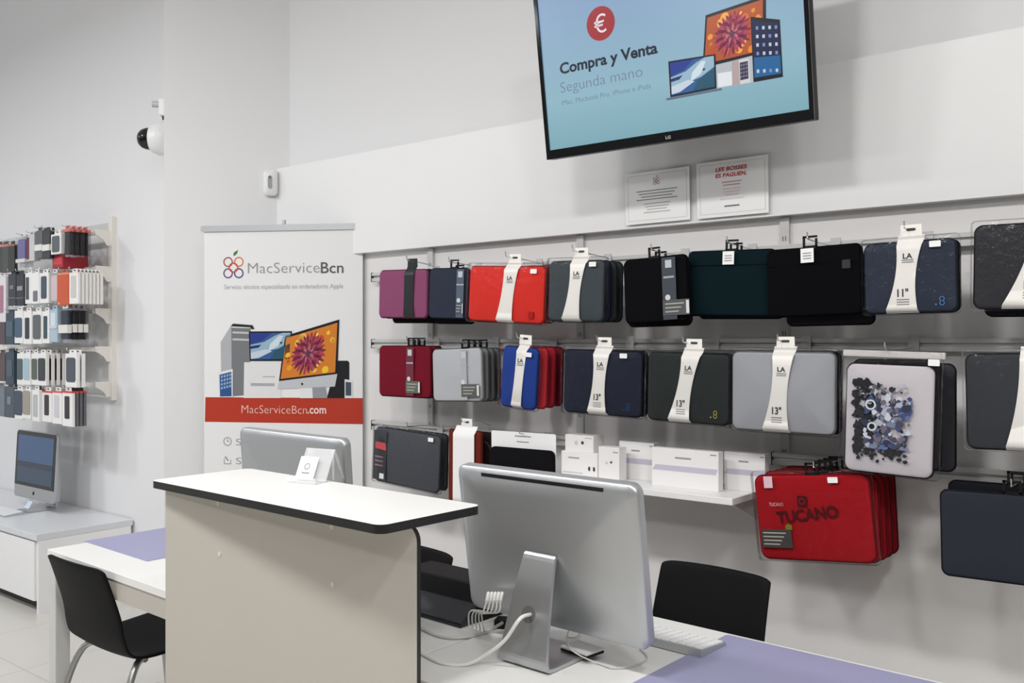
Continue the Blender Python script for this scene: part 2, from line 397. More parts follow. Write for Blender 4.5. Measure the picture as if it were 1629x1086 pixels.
for i in range(4):
    for j in range(4):
        x, y_ = 352 + 4.4*i, 597.5 + 6*j - 1.1*i
        poly([(x, y_), (x+2.8, y_-.6), (x+2.8, y_+3.2), (x, y_+3.8)], (150, 176, 206), 8)
poly([(454, 534), (540, 508), (537, 594.5), (444, 606)], (18, 18, 22), 7)
poly([(444, 606), (537, 594.5), (533, 614.7), (441.5, 618.6)], (196, 198, 202), 7)
flower(mb, [B(456, 537.5), B(537, 513.2), B(533.5, 592), B(446.8, 602.5)], -0.0034, flatc, False)
poly([(477.6, 617.2), (497, 616.4), (498, 633), (477.6, 633)], (232, 232, 234), 8); poly([(497, 616.4), (518, 615.4), (521, 633), (498, 633)], (150, 152, 158), 8)
c = B(481, 610.5); mb.flat(circ(c[0], c[1], 0.006, 14), -0.0036, flatc((60, 60, 64)))
# small icons
for py, st in ((702, 'S'), (732, 'S')):
    a = B(372+3.5, py+6); b = B(372+12, py+6)
    mb.text(st, a[0], b[0], a[1], 0.034, -0.0008, flatc((140, 140, 144)), -0.01)
c = B(362, 702); mb.ring(c[0], c[1], 0.021, 0.003, -0.0008, flatc((110, 110, 114)))
mb.flat([(c[0]-.001, c[1]+.012), (c[0]-.001, c[1]), (c[0]+.009, c[1]-.003), (c[0]+.009, c[1]), (c[0]+.002, c[1]+.002), (c[0]+.002, c[1]+.012)], -0.0008, flatc((110, 110, 114)))
c = B(362, 732)
for q in ([(-.018, -.018), (.018, -.018), (.018, -.0155), (-.018, -.0155)], [(-.018, -.018), (-.0155, -.018), (-.0155, .012), (-.018, .012)],
          [(.0155, -.018), (.018, -.018), (.018, .004), (.0155, .004)], [(-.014, .018), (-.010, .021), (.006, -.002), (.002, -.004)]):
    mb.flat([(c[0]+x, c[1]+z) for x, z in q], -0.0008, flatc((110, 110, 114)))
mb.build('banner_sheet', ban)
MB().prism(rrect(bw+0.03, 0.03, 0.008), -0.008, 0.012, ALUM).build('top_rail', ban, loc=(0, 0, ptop+0.005))
MB().tube([(0, 0.03, 0.06), (0, 0.022, ptop+0.045)], 0.009, ALUM, 12).build('support_pole', ban)
MB().prism(rrect(bw+0.05, 0.08, 0.02), -0.05, 0.08, ALUM).build('base_cassette', ban, loc=(0, 0, 0.04))

# ------------------------------------------------------------------ television on the bulkhead
tl_, tr_ = at_y(872, 253, 2.655), at_y(1297, 192, 2.665)
tw, th = (tr_ - tl_).length, 0.575
tv = thing('wall_television', 'large black flat television showing blue advert, tilted forward on wall', 'television',
           (tl_ + tr_)/2, (R(8.5), 0, math.atan2(tr_.y-tl_.y, tr_.x-tl_.x)))
tv.location.z = (tl_.z+tr_.z)/2
TM = frame(tv)
mb = MB().box(-tw/2, tw/2, 0, 0.035, 0, th, BLKPL)
mb.box(-tw*0.32, tw*0.32, 0.035, 0.07, 0.06, th*0.72, BLKPL)
mb.build('housing', tv, bevel=0.004)
mb = MB()
bz = 0.020
mb.prism([(-tw/2, 0), (tw/2, 0), (tw/2, bz+0.012), (-tw/2, bz+0.012)], -0.008, 0, GLASSY)
for q in ((-tw/2, -tw/2+0.014, bz+.012, th), (tw/2-0.014, tw/2, bz+.012, th), (-tw/2+.014, tw/2-.014, th-0.014, th)):
    mb.prism([(q[0], q[2]), (q[1], q[2]), (q[1], q[3]), (q[0], q[3])], -0.008, 0, GLASSY)
a = on(TM, 1063, 224)
mb.text('LG', a[0]-0.004, a[0]+0.014, 0.009, 0.010, -0.0085, flatc((190, 190, 190)), 0.02)
mb.build('bezel', tv)
T = lambda px, py: on(TM, px, py)
TG = lambda c: glow(c, 1.0)
mb = MB()
x0, x1, z0, z1 = -tw/2+0.014, tw/2-0.014, bz+0.012, th-0.014
sm = bpy.data.materials.new('screen_backlight'); sm.use_nodes = True; nt = sm.node_tree
b_ = nt.nodes['Principled BSDF']; b_.inputs['Base Color'].default_value = (.01, .01, .01, 1); b_.inputs['Roughness'].default_value = 0.25
tc = nt.nodes.new('ShaderNodeTexCoord'); sp = nt.nodes.new('ShaderNodeSeparateXYZ'); cr = nt.nodes.new('ShaderNodeValToRGB'); mr = nt.nodes.new('ShaderNodeMapRange')
mr.inputs['From Min'].default_value = 0; mr.inputs['From Max'].default_value = th
nt.links.new(tc.outputs['Object'], sp.inputs[0]); nt.links.new(sp.outputs['Z'], mr.inputs['Value']); nt.links.new(mr.outputs[0], cr.inputs[0]); nt.links.new(cr.outputs[0], b_.inputs['Emission Color'])
e = cr.color_ramp.elements; e[0].position = 0.05; e[0].color = rgb(132, 178, 192); e[1].position = 0.9; e[1].color = rgb(140, 170, 205)
q = cr.color_ramp.elements.new(0.35); q.color = rgb(152, 192, 208)
b_.inputs['Emission Strength'].default_value = 0.86
mb.flat([(x0, z0), (x1, z0), (x1, z1), (x0, z1)], -0.001, sm)
c = T(955.8, 37.4); mb.flat(circ(c[0], c[1], 0.056, 36), -0.0014, TG((158, 40, 48)))
mb.text('€', c[0]-0.026, c[0]+0.022, c[1]-0.030, 0.060, -0.0018, TG((226, 218, 226)), 0.0)
ptext(mb, TM, 'Compra y Venta', 891.5, 1047, 117, 17.5, TG((26, 30, 48)), 0.03, -0.0018, 85)
ptext(mb, TM, 'Segunda mano', 892.5, 1023, 147, 17.5, TG((112, 124, 150)), -0.012, -0.0018, 122.5)
ptext(mb, TM, 'iMac, Macbook Pro, iPhone e iPads', 894, 1036, 166, 8, TG((104, 132, 156)), -0.006, -0.0018, 142)
tp = lambda pts, c, lay=1: mb.flat([T(*p) for p in pts], -0.001-0.0004*lay, TG(c))
tp([(1122.7, 24.5), (1219, -8), (1219, 84), (1118, 108)], (22, 20, 30), 1)
flower(mb, [T(1125.5, 28.5), T(1214, -1), T(1214, 80), T(1121, 102)], -0.002, TG, True)
tp([(1138, 104), (1199, 88), (1199, 131), (1140, 141)], (180, 184, 192), 3)
tp([(1142, 117), (1166, 113), (1166, 135), (1143, 139)], (222, 226, 232), 4)
tp([(1164.5, 98), (1178, 95), (1180, 134), (1165.5, 136.5)], (176, 160, 158), 5); tp([(1176, 96), (1192, 92.5), (1194, 131), (1178, 134)], (208, 206, 208), 6)
tp([(1177.5, 100), (1190.5, 97), (1191.5, 125), (1178.5, 128)], (54, 52, 76), 7)
for i in range(3):
    for j in range(4): tp([(1179+4*i, 103+6*j-i), (1181.5+4*i, 102.4+6*j-i), (1181.5+4*i, 105.4+6*j-i), (1179+4*i, 106+6*j-i)], (130, 120, 140), 8)
tp([(1064, 98), (1139, 86), (1141, 141), (1067.4, 155)], (20, 26, 40), 8)
wave(mb, [T(1067, 100.5), T(1136.5, 89), T(1138.5, 138), T(1070, 151.5)], -0.0048, TG)
tp([(1060.5, 156.5), (1149.7, 140), (1149, 143.5), (1062, 160)], (96, 108, 128), 9)
tp([(1195, 27), (1241.7, 31.5), (1246.6, 122.5), (1199.7, 131)], (16, 18, 28), 10)
tp([(1197.5, 33), (1239.5, 36), (1244, 117), (1201.5, 124)], (22, 32, 70), 11)
tp([(1200.5, 92), (1242.5, 88), (1244, 117), (1201.5, 124)], (30, 96, 150), 12)
for i in range(4):
    for j in range(5):
        x, y_ = 1203.5 + 10*i + (0.4*j), (45 + 13.5*j if j < 4 else 113.5) - 0.5*i
        tp([(x, y_-2.6), (x+4, y_-2.9), (x+4.2, y_+2.4), (x+.2, y_+2.8)], (188, 200, 214) if (i+j) % 3 else (120, 140, 190), 13)
mb.build('screen', tv)
MB().box(-0.2, 0.2, 0.06, 0.30, 0.20, 0.34, BLKPL, Matrix.Rotation(R(-8.5), 4, 'X')).build('wall_bracket', tv)

# ------------------------------------------------------------------ two notices under the television
def notice(q, name, label, red):
    pts = [at_y(px, py, BY-0.004) for px, py in q]
    c = sum(pts, Vector())/4; wd = ((pts[1]-pts[0]).length + (pts[2]-pts[3]).length)/2; ht = abs(((pts[0]+pts[1])/2 - (pts[2]+pts[3])/2).z)
    t = thing(name, label, 'notice', (c.x, BY-0.004, c.z-ht/2), (R(2.2), 0, 0), 'notices under the television')
    t.location.y = BY - 0.012
    MB().box(-wd/2, wd/2, 0, 0.0015, 0, ht, PAPER).build('sheet', t)
    mb = MB()
    i0 = 0.012
    for a, b, c_, d_ in ((-wd/2+i0, wd/2-i0, i0, i0+.0012), (-wd/2+i0, wd/2-i0, ht-i0, ht-i0+.0012), (-wd/2+i0, -wd/2+i0+.0012, i0, ht-i0), (wd/2-i0, wd/2-i0+.0012, i0, ht-i0)):
        mb.flat([(a, c_), (b, c_), (b, d_), (a, d_)], -0.0008, flatc((205, 196, 200)))
    def lines(z, n, half, c, st=0.0105, th_=0.003):
        for k in range(n):
            hw = half*(1-0.12*((k*7) % 3)); mb.flat([(-hw, z-k*st), (hw, z-k*st), (hw, z-k*st+th_), (-hw, z-k*st+th_)], -0.0008, flatc(c))
    if red:
        mb.text('LES BOSSES', -0.060, 0.056, ht*0.81, 0.0135, -0.0010, flatc((200, 50, 56)), 0.03, 0.2)
        mb.text('ES PAGUEN.', -0.060, 0.056, ht*0.70, 0.0135, -0.0010, flatc((200, 50, 56)), 0.03, 0.2)
        lines(ht*0.60, 2, 0.036, (200, 130, 146)); lines(ht*0.48, 3, 0.034, (232, 206, 210)); lines(ht*0.30, 1, 0.045, (226, 214, 214))
        lines(ht*0.17, 1, 0.028, (120, 120, 124), th_=0.005)
    else:
        logo_rings(mb, 0, ht*0.80, 0.006, -0.0010)
        lines(ht*0.62, 4, 0.085, (130, 130, 134)); lines(ht*0.37, 4, 0.055, (182, 182, 186))
    mb.build('print', t)
notice([(998, 279), (1098, 265), (1101, 350), (997, 358)], 'notice_sheet', 'white notice with small ring emblem and grey text below television', False)
notice([(1113, 262), (1222, 246), (1227, 338), (1109, 349)], 'notice_sheet', 'white notice with bold red slanted headline below television', True)

# ------------------------------------------------------------------ shelf-wall fittings
UPX = (-2.862, -2.044, -1.207, -0.36)
for X, lab in zip(UPX, ('white slotted upright nearest the banner, on shelf wall', 'white slotted upright rising beside the small white boxes', 'white slotted upright at the right end of the box shelf', None)):
    if lab is None: continue
    t = thing('slotted_upright', lab, 'shelf upright', (X, D, 0.97), group='slotted uprights on the shelf wall')
    mb = MB().box(-0.016, 0.016, -0.014, 0, 0, 0.9, GREYM)
    for k in range(11):
        for dx in (-0.006, 0.003): mb.box(dx, dx+0.0025, -0.0146, -0.0138, 0.02+k*0.08, 0.036+k*0.08, SLOT)
    mb.build('strip', t)
RZ = (1.755, 1.440, 1.055)
def rail(x0, x1, z, label):
    t = thing('display_rail', label, 'display rail', ((x0+x1)/2, D-0.015, z), group='hook rails on the shelf wall')
    h = (x1-x0)/2
    mb = MB().prism([(-h, -.02), (h, -.02), (h, -.006), (-h, -.006)], -0.024, 0, RAILM)
    mb.prism([(-h, .006), (h, .006), (h, .02), (-h, .02)], -0.024, 0, RAILM).prism([(-h, -.006), (h, -.006), (h, .006), (-h, .006)], -0.012, 0, RAILM)
    mb.build('rail', t)
    MB().box(-h-.003, -h, -0.026, 0, -.022, .022, SLOT).build('end_cap', t); MB().box(h, h+.003, -0.026, 0, -.022, .022, SLOT).build('end_cap', t)
rail(-3.22, 0.45, RZ[0], 'long grey hook rail of the top row, under the white bulkhead')
rail(-3.22, 0.45, RZ[1], 'long grey hook rail of the middle row of sleeves')
rail(-3.22, -2.06, RZ[2], 'grey hook rail of the bottom row, left of the box shelf')
rail(-1.24, 0.45, RZ[2], 'grey hook rail of the bottom row, above the red sleeves')

def hook(X, z, ytip, zr, label, group, rail_y=D-0.041):
    t = thing('display_hook', label, 'display hook', (X, rail_y, zr), group=group)
    L = rail_y - ytip
    MB().box(-0.016, 0.016, -0.004, 0, -0.02, 0.03, GREYM).build('clip', t)
    dz = z - zr
    MB().tube(smooth_path([(0, -0.003, dz*0.6), (0, -L*0.5, dz-0.004), (0, -L+0.01, dz), (0, -L, dz+0.006), (0, -L-0.004, dz+0.02)], 4), 0.0024, CHROME, 6).build('wire', t)
    return t

# ------------------------------------------------------------------ sleeves
def quadfit(q, Y):
    p = [at_y(px, py, Y) for px, py in q]
    c = sum(p, Vector())/4
    w = ((p[1]-p[0]).length + (p[2]-p[3]).length)/2; h = ((p[0]-p[3]).length + (p[1]-p[2]).length)/2
    e = (p[1]-p[0]) + (p[2]-p[3]); v = (p[0]-p[3]) + (p[1]-p[2])
    roll = 0.5*(math.atan2(e.z, e.x) + math.atan2(-v.x, v.z))
    return c, w, h, roll

def band(mb, w, h, t, bulge, m, cx=0.0, wt=0.075, wm=0.055, wb=0.085, lean=0.0, top=0.03, text=None, dark=INK, lite=GINK, mark='LA'):
    n = 14; vs = []; yy = -(t/2 + bulge + 0.0035)
    rows = [(h/2+top, 0.004, 1.0)] + [(h/2+0.006, -0.004, 1.0)]
    for k in range(n+1): rows.append((h/2 - 0.012 - (h-0.02)*k/n, yy, None))
    rows.append((-h/2-0.003, -0.002, 1.0))
    for z, y, _ in rows:
        v = min(1, max(0, (h/2 - z)/h)); wv = wt*(1-v)**2 + wb*v**2 + 2*v*(1-v)*(2*wm - (wt+wb)/2)
        xx = cx + lean*(0.5-v)
        vs += [(xx-wv/2, y, z), (xx+wv/2, y, z)]
    fs = [(2*k, 2*k+2, 2*k+3, 2*k+1) for k in range(len(rows)-1)]
    mb.add(vs, fs, m, True); mb.add([(x, y+0.0012, z) for x, y, z in vs], [f[::-1] for f in fs], m, True)
    y2 = yy - 0.0006
    if mark:
        x = cx + lean*0.3; mb.text(mark, x-0.013, x+0.013, h*0.26, 0.015, y2, dark, 0.028)
        for k in range(2): mb.flat([(x-.016, h*.23-k*.006), (x+.016, h*.23-k*.006), (x+.016, h*.23-k*.006+.003), (x-.016, h*.23-k*.006+.003)], y2, lite)
    if text:
        x = cx - lean*0.28; wd_ = 0.030
        mb.text(text, x-wd_/2, x+wd_/2, -h*0.28, 0.022, y2, dark, 0.025)
        for k in range(3): mb.flat([(x-.017, -h*.33-k*.007), (x+.017, -h*.33-k*.007), (x+.017, -h*.33-k*.007+.003), (x-.017, -h*.33-k*.007+.003)], y2, lite)
def loop(mb, x, z, m, w=0.044, h=0.036, y=0.0):
    for a in ((x-w/2, x-w/2+.006, z, z+h), (x+w/2-.006, x+w/2, z, z+h*0.75), (x-w/2, x+w/2, z+h-.006, z+h), (x-w/2, x+w/2, z, z+.006)):
        mb.box(a[0], a[1], y-.003, y+.003, a[2], a[3], m)

def sleeve(loc, w, h, roll, c, label, group, kind='plain', t=0.020, name='laptop_sleeve', seed=0, r=0.02, bag=False, yaw=0.0, cx=0.0, opt=None, zipper=True, bulge=0.006, cat='laptop sleeve'):
    opt = opt or {}
    o = thing(name, label, cat, loc, (0, roll, yaw), group)
    o.rotation_euler = (0, -roll, yaw)
    fb = fabric(c)
    MB().pillow(w, h, t, r, fb, bulge, seed=seed, sag=opt.get('sag', 0.0015)).build('body', o)
    if zipper:
        zc_ = fabric(tuple(int(max(8, k*0.6)) for k in c)) if not opt.get('zip') else opt['zip']
        ol = rrect(w+0.002, h+0.002, r, 6)
        MB().tube([(x, 0, z) for x, z in ol], 0.0035, zc_, 6, True).build('zipper', o)
    if kind == 'band':
        mb = MB(); bcol = opt.get('bandmat', CREAM)
        band(mb, w, h, t, bulge, bcol, cx, opt.get('wt', .072), opt.get('wm', .052), opt.get('wb', .084), opt.get('lean', .01), 0.02, opt.get('text'), opt.get('dark', INK), opt.get('lite', GINK), opt.get('mark', 'LA'))
        mb.build('paper_band', o)
        mb = MB(); tx = cx + opt.get('lean', .01)*0.5
        mb.prism([(tx-.030, h/2+.012), (tx+.030, h/2+.012), (tx+.028, h/2+.05), (tx-.028, h/2+.05)], 0.001, 0.0025, bcol)
        mb.flat(rrect(0.026, 0.008, 0.004, 3), 0, SLOT, Matrix.Translation((tx, 0.0005, h/2+.036)))
        mb.build('hang_tab', o)
    if kind in ('card', 'loop', 'tagged'):
        mb = MB(); loop(mb, cx, h/2+0.002, BLKPL); mb.box(cx-.02, cx+.02, -.004, .004, h/2-.006, h/2+.004, BLKPL)
        mb.build('hanger', o)
    if kind == 'card':
        mb = MB(); yy = -(t/2 + bulge + 0.003); cw = opt.get('cw', 0.055); cc = opt.get('card', (70, 78, 90)); x = opt.get('cardx', cx)
        mb.prism([(x-cw/2, -h/2+.004), (x+cw/2, -h/2+.004), (x+cw/2, h/2-.004), (x-cw/2, h/2-.004)], yy-.001, yy, carton(cc))
        y2 = yy - .0016
        mb.flat([(x-.012, h*.32), (x+.012, h*.32), (x+.012, h*.44), (x-.012, h*.44)], y2, flatc((196, 200, 208)))
        mb.flat([(x-.02, h*.16), (x+.02, h*.16), (x+.02, h*.19), (x-.02, h*.19)], y2, flatc((170, 176, 184)))
        mb.flat(circ(x-.006, -h*.14, .010, 12), y2, flatc((214, 216, 216)))
        lw = opt.get('labw', 0.1); lx = x + (lw-cw)/2
        mb.prism([(lx-lw/2, -h*.42), (lx+lw/2, -h*.42), (lx+lw/2, -h*.18), (lx-lw/2, -h*.18)], y2-.001, y2, carton(opt.get('lab', (96, 98, 94))))
        for k in range(3): mb.flat([(lx-lw*.4, -h*(.25+.06*k)), (lx+lw*(.3-.1*k), -h*(.25+.06*k)), (lx+lw*(.3-.1*k), -h*(.23+.06*k)), (lx-lw*.4, -h*(.23+.06*k))], y2-.0016, flatc((176, 176, 170)))
        mb.flat([(lx+lw*.38, -h*.40), (lx+lw*.49, -h*.40), (lx+lw*.49, -h*.2), (lx+lw*.38, -h*.2)], y2-.0017, flatc((226, 226, 226)))
        mb.build('product_card', o)
    if kind == 'tagged':
        mb = MB().prism([(cx-.022, h/2-.045), (cx+.018, h/2-.045), (cx+.018, h/2-.002), (cx-.022, h/2-.002)], -(t/2+bulge+.006), -(t/2+bulge+.005), PAPER)
        for k in range(3): mb.flat([(cx-.015, h/2-.018-.008*k), (cx+.011, h/2-.018-.008*k), (cx+.011, h/2-.015-.008*k), (cx-.015, h/2-.015-.008*k)], -(t/2+bulge+.0066), GINK)
        mb.build('price_tag', o)
    if opt.get('patch'):
        px_, pz, c2 = opt['patch']; mb = MB().prism(rrect(.024, .026, .003, 3), -(t/2+bulge+.002), -(t/2), fabric(c2), M=Matrix.Translation((px_*w, 0, pz*h))); mb.build('logo_patch', o)
    if opt.get('seam'):
        mb = MB().tube([(-w/2+.01, -t/2-.002, h*opt['seam']), (0, -t/2-bulge*.8, h*opt['seam']), (w/2-.01, -t/2-.002, h*opt['seam'])], 0.0018, fabric(tuple(max(5, int(k*.6)) for k in c)), 6); mb.build('pocket_seam', o)
    if opt.get('logo'):
        mb = MB(); x, z = w*0.36, -h*0.36; y = -(t/2 + bulge*0.9 + .0015); m = flatc(opt['logo'])
        mb.ring(x, z+.006, .007, .0022, y, m, 16); mb.ring(x, z-.006, .007, .0022, y, m, 16); mb.flat([(x-.018, z-.012), (x-.0135, z-.012), (x-.0135, z-.0075), (x-.018, z-.0075)], y, m)
        mb.build('emblem', o)
    if opt.get('sticker'):
        x, z = opt['sticker']; mb = MB().prism(rrect(.030, .017, .002, 2), -(t/2+bulge+.006), -(t/2+bulge+.0052), PAPER, M=Matrix.Translation((x*w, 0, z*h)))
        mb.build('price_sticker', o)
    if bag:
        MB().pillow(w+0.022, h+0.024, t+0.008, 0.012, CLEAR, bulge*0.9, back=.0005, seed=seed+9, lump=0.0015, M=Matrix.Translation((0, -.0035, 0.004))).build('clear_bag', o)
    return o
ORD = ['first', 'second', 'third', 'fourth', 'fifth', 'sixth', 'seventh']

def hang(q, c, label, kind='plain', Y=2.76, hookpx=None, row=0, behind=(), gap=0.03, what='', group=None, hlabel='', t=0.020, **k):
    """front sleeve fitted to its four corners on the plane Y, those behind it on the same hook, and the hook"""
    cc, w, h, roll = quadfit(q, Y)
    hx = at_y(hookpx[0], hookpx[1], Y)
    grp = group or ('sleeves hung on the %s row' % ('top', 'middle', 'bottom')[row])
    cx = max(-w/2+.03, min(w/2-.03, hx.x - cc.x))
    sleeve(cc, w, h, roll, c, label, grp, kind, t=t, cx=cx, seed=int(q[0][0]), **k)
    kb = {kk: k[kk] for kk in ('name', 'cat', 'r') if kk in k}
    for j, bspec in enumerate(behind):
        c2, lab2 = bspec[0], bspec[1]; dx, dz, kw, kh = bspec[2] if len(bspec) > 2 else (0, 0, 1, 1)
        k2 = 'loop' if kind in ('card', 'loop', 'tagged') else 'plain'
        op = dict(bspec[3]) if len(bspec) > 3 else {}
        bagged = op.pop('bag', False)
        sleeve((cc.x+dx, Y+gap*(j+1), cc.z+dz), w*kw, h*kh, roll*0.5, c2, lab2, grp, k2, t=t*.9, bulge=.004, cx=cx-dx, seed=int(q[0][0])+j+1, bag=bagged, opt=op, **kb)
    ztop = cc.z + h/2 + (0.038 if kind == 'band' else 0.026)
    hook(hx.x, ztop, Y-0.028, RZ[row], hlabel, 'hooks on the shelf wall')

# top row
hang([(606, 430), (681, 430), (681, 506), (605, 504)], (140, 76, 110), 'plum pink sleeve with black paper band, leftmost of the top row', 'band', 2.80, (655, 420), 0,
     [((20, 20, 24), 'black sleeve hidden behind the plum pink one'), ((24, 24, 28), 'black sleeve deepest behind the plum pink one', (0.02, -0.02, 1, 1))], 0.03,
     hlabel='hook carrying the plum pink sleeve',
     opt=dict(bandmat=carton((26, 30, 34)), wt=.058, wm=.056, wb=.062, lean=0.0, dark=flatc((130, 136, 140)), lite=flatc((110, 116, 120)), mark='', text=None))
hang([(686, 428), (747, 427), (746, 508), (684, 504)], (48, 54, 70), 'slate navy sleeve with printed card strip, between plum and bright red', 'card', 2.80, (722, 415), 0,
     [((22, 24, 28), 'black sleeve behind the slate navy one with card strip', (0.0, -0.02, 1, 1))], 0.035, hlabel='hook carrying the slate navy sleeve with card strip',
     opt=dict(cw=.04, cardx=0.075, card=(84, 96, 112), labw=.04, lab=(70, 84, 100)))
hang([(751, 424), (869, 425), (866, 515), (747, 508)], (232, 56, 46), 'bright red sleeve with white paper band, in the top row', 'band', 2.77, (812, 408), 0,
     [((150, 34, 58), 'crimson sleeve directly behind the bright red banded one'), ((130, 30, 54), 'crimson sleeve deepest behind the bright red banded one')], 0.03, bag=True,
     hlabel='hook carrying the bright red banded sleeve', opt=dict(text=None, lean=0.03, patch=(0.36, -0.36, (190, 38, 34)), sticker=(.38, .42), wm=.060))
hang([(874, 416), (962, 416), (960, 513), (877, 507)], (74, 82, 86), 'slate grey sleeve with white band beside the bright red one', 'band', 2.75, (918, 405), 0,
     [((34, 40, 58), 'navy sleeve first behind the slate grey banded one'), ((54, 58, 62), 'dark grey sleeve second behind the slate grey banded one'), ((48, 52, 56), 'dark grey sleeve last behind the slate grey banded one')], 0.04, bag=True,
     hlabel='hook carrying the slate grey banded sleeve', opt=dict(text=None, lean=0.03, sticker=(.34, .44)))
hang([(993, 416), (1093, 405), (1098, 510), (998, 513)], (12, 12, 15), 'black sleeve with grey hanging card strip, in the top row', 'card', 2.745, (1043, 398), 0,
     [((22, 22, 26), 'black sleeve behind the black one with grey card', (-0.012, -0.012, 1, 1))], 0.04, hlabel='hook carrying the black sleeve with grey card',
     opt=dict(cw=.052, cardx=.06, card=(64, 70, 80), labw=.10, lab=(86, 88, 88)))
hang([(1094, 401), (1236, 398), (1228, 503), (1098, 500)], (12, 30, 36), 'dark teal sleeve with white price tag, left of the long black one', 'tagged', 2.79, (1163, 385), 0,
     [((20, 30, 36), 'dark sleeve behind the dark teal one with price tag', (0.02, -0.008, .96, 1))], 0.035, hlabel='hook carrying the dark teal sleeve', opt=dict(seam=.28), r=0.016)
hang([(1224, 402), (1370, 386), (1373, 497), (1222, 505)], (9, 9, 13), 'long black sleeve with white price tag and grey patch', 'tagged', 2.74, (1290, 375), 0,
     [((30, 30, 34), 'charcoal sleeve hanging lower behind the long black one', (0.03, -0.028, .92, 1))], 0.05, hlabel='hook carrying the long black sleeve with grey patch', opt=dict(patch=(.36, .22, (58, 58, 62)), seam=.25), r=0.018)
hang([(1376, 391), (1521, 379), (1522, 494), (1379, 498)], (54, 61, 76), 'navy eleven inch sleeve with white band and small blue emblem', 'band', 2.74, (1443, 365), 0,
     [((24, 26, 34), 'dark navy sleeve behind the navy eleven inch one')], 0.035, bag=True, hlabel='hook carrying the navy eleven inch sleeve',
     opt=dict(text='11"', lean=0.025, logo=(90, 140, 200), sticker=(.30, .44), wm=.055, wb=.09))
hang([(1557, 364), (1716, 348), (1712, 486), (1546, 492)], (58, 58, 62), 'charcoal twelve inch sleeve with white band, cut by right frame edge', 'band', 2.74, (1655, 352), 0,
     [((30, 30, 34), 'dark sleeve hanging lower behind the charcoal twelve inch one', (0.02, -0.02, 1, 1))], 0.035, bag=True, hlabel='hook carrying the charcoal twelve inch sleeve',
     opt=dict(text='12"', lean=0.07, wt=.09, wm=.075, wb=.11))
# middle row
hang([(606, 551), (686, 551), (688, 634), (605, 627)], (116, 14, 36), 'dark red sleeve with card strip, leftmost of the middle row', 'card', 2.80, (655, 543), 1,
     [((110, 14, 34), 'dark red sleeve second behind the leftmost dark red one'), ((60, 20, 34), 'wine sleeve third behind the leftmost dark red one')], 0.03, hlabel='hook carrying the dark red sleeve with card strip',
     opt=dict(cw=.045, cardx=.045, card=(112, 40, 56), labw=.085, lab=(96, 104, 92)))
hang([(692, 557), (765, 553), (771, 637), (690, 637)], (182, 184, 188), 'light grey sleeve with printed label, beside the dark red one', 'card', 2.77, (742, 545), 1,
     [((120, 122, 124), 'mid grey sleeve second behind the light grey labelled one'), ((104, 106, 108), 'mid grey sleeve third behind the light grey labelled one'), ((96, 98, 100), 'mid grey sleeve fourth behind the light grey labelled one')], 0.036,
     hlabel='hook carrying the light grey labelled sleeve', opt=dict(cw=.03, cardx=.05, card=(176, 178, 182), labw=.095, lab=(92, 94, 90)))
hang([(804, 553), (858, 553), (852, 653), (797, 642)], (40, 72, 156), 'blue tablet sleeve with narrow white band, in front of red ones', 'band', 2.75, (830, 543), 1,
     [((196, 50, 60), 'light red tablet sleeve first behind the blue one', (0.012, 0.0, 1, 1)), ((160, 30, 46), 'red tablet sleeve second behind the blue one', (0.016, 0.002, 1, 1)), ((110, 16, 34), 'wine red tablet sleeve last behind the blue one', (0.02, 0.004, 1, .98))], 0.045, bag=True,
     hlabel='hook carrying the blue tablet sleeve', name='tablet_sleeve', cat='tablet sleeve', opt=dict(text=None, lean=0.015, wt=.05, wm=.042, wb=.05, sticker=(.30, .40)))
hang([(901, 557), (1023, 560), (1020, 662), (898, 654)], (42, 46, 62), 'midnight navy thirteen inch sleeve with white band, middle row', 'band', 2.76, (957, 543), 1,
     [((28, 30, 44), 'dark navy sleeve behind the midnight navy thirteen inch one')], 0.035, bag=True, hlabel='hook carrying the midnight navy thirteen inch sleeve',
     opt=dict(text='13"', lean=0.018, logo=(50, 90, 140), sticker=(.30, .44)))
hang([(1035, 562), (1162, 563), (1160, 676), (1031, 665)], (50, 55, 54), 'black green thirteen inch sleeve with white band and yellow emblem', 'band', 2.75, (1093, 543), 1,
     [((28, 30, 30), 'black sleeve behind the black green thirteen inch one')], 0.03, bag=True, hlabel='hook carrying the black green thirteen inch sleeve',
     opt=dict(text='13"', lean=0.045, logo=(196, 190, 90)))
hang([(1166, 558), (1331, 564), (1328, 690), (1168, 682)], (178, 180, 184), 'pale grey thirteen inch sleeve with white band, middle row', 'band', 2.75, (1243, 542), 1,
     [((24, 24, 28), 'black sleeve behind the pale grey thirteen inch one')], 0.045, bag=True, hlabel='hook carrying the pale grey thirteen inch sleeve',
     opt=dict(text='13"', lean=0.025, wb=.09))
hang([(1539, 566), (1715, 560), (1715, 718), (1540, 712)], (66, 68, 72), 'large charcoal sleeve with pale zip line, cut by right edge', 'band', 2.72, (1650, 545), 1, (), 0.03, bag=True, hlabel='hook carrying the large charcoal sleeve',
     opt=dict(text='15"', lean=0.03, wt=.10, wm=.09, wb=.12, mark='LA'))
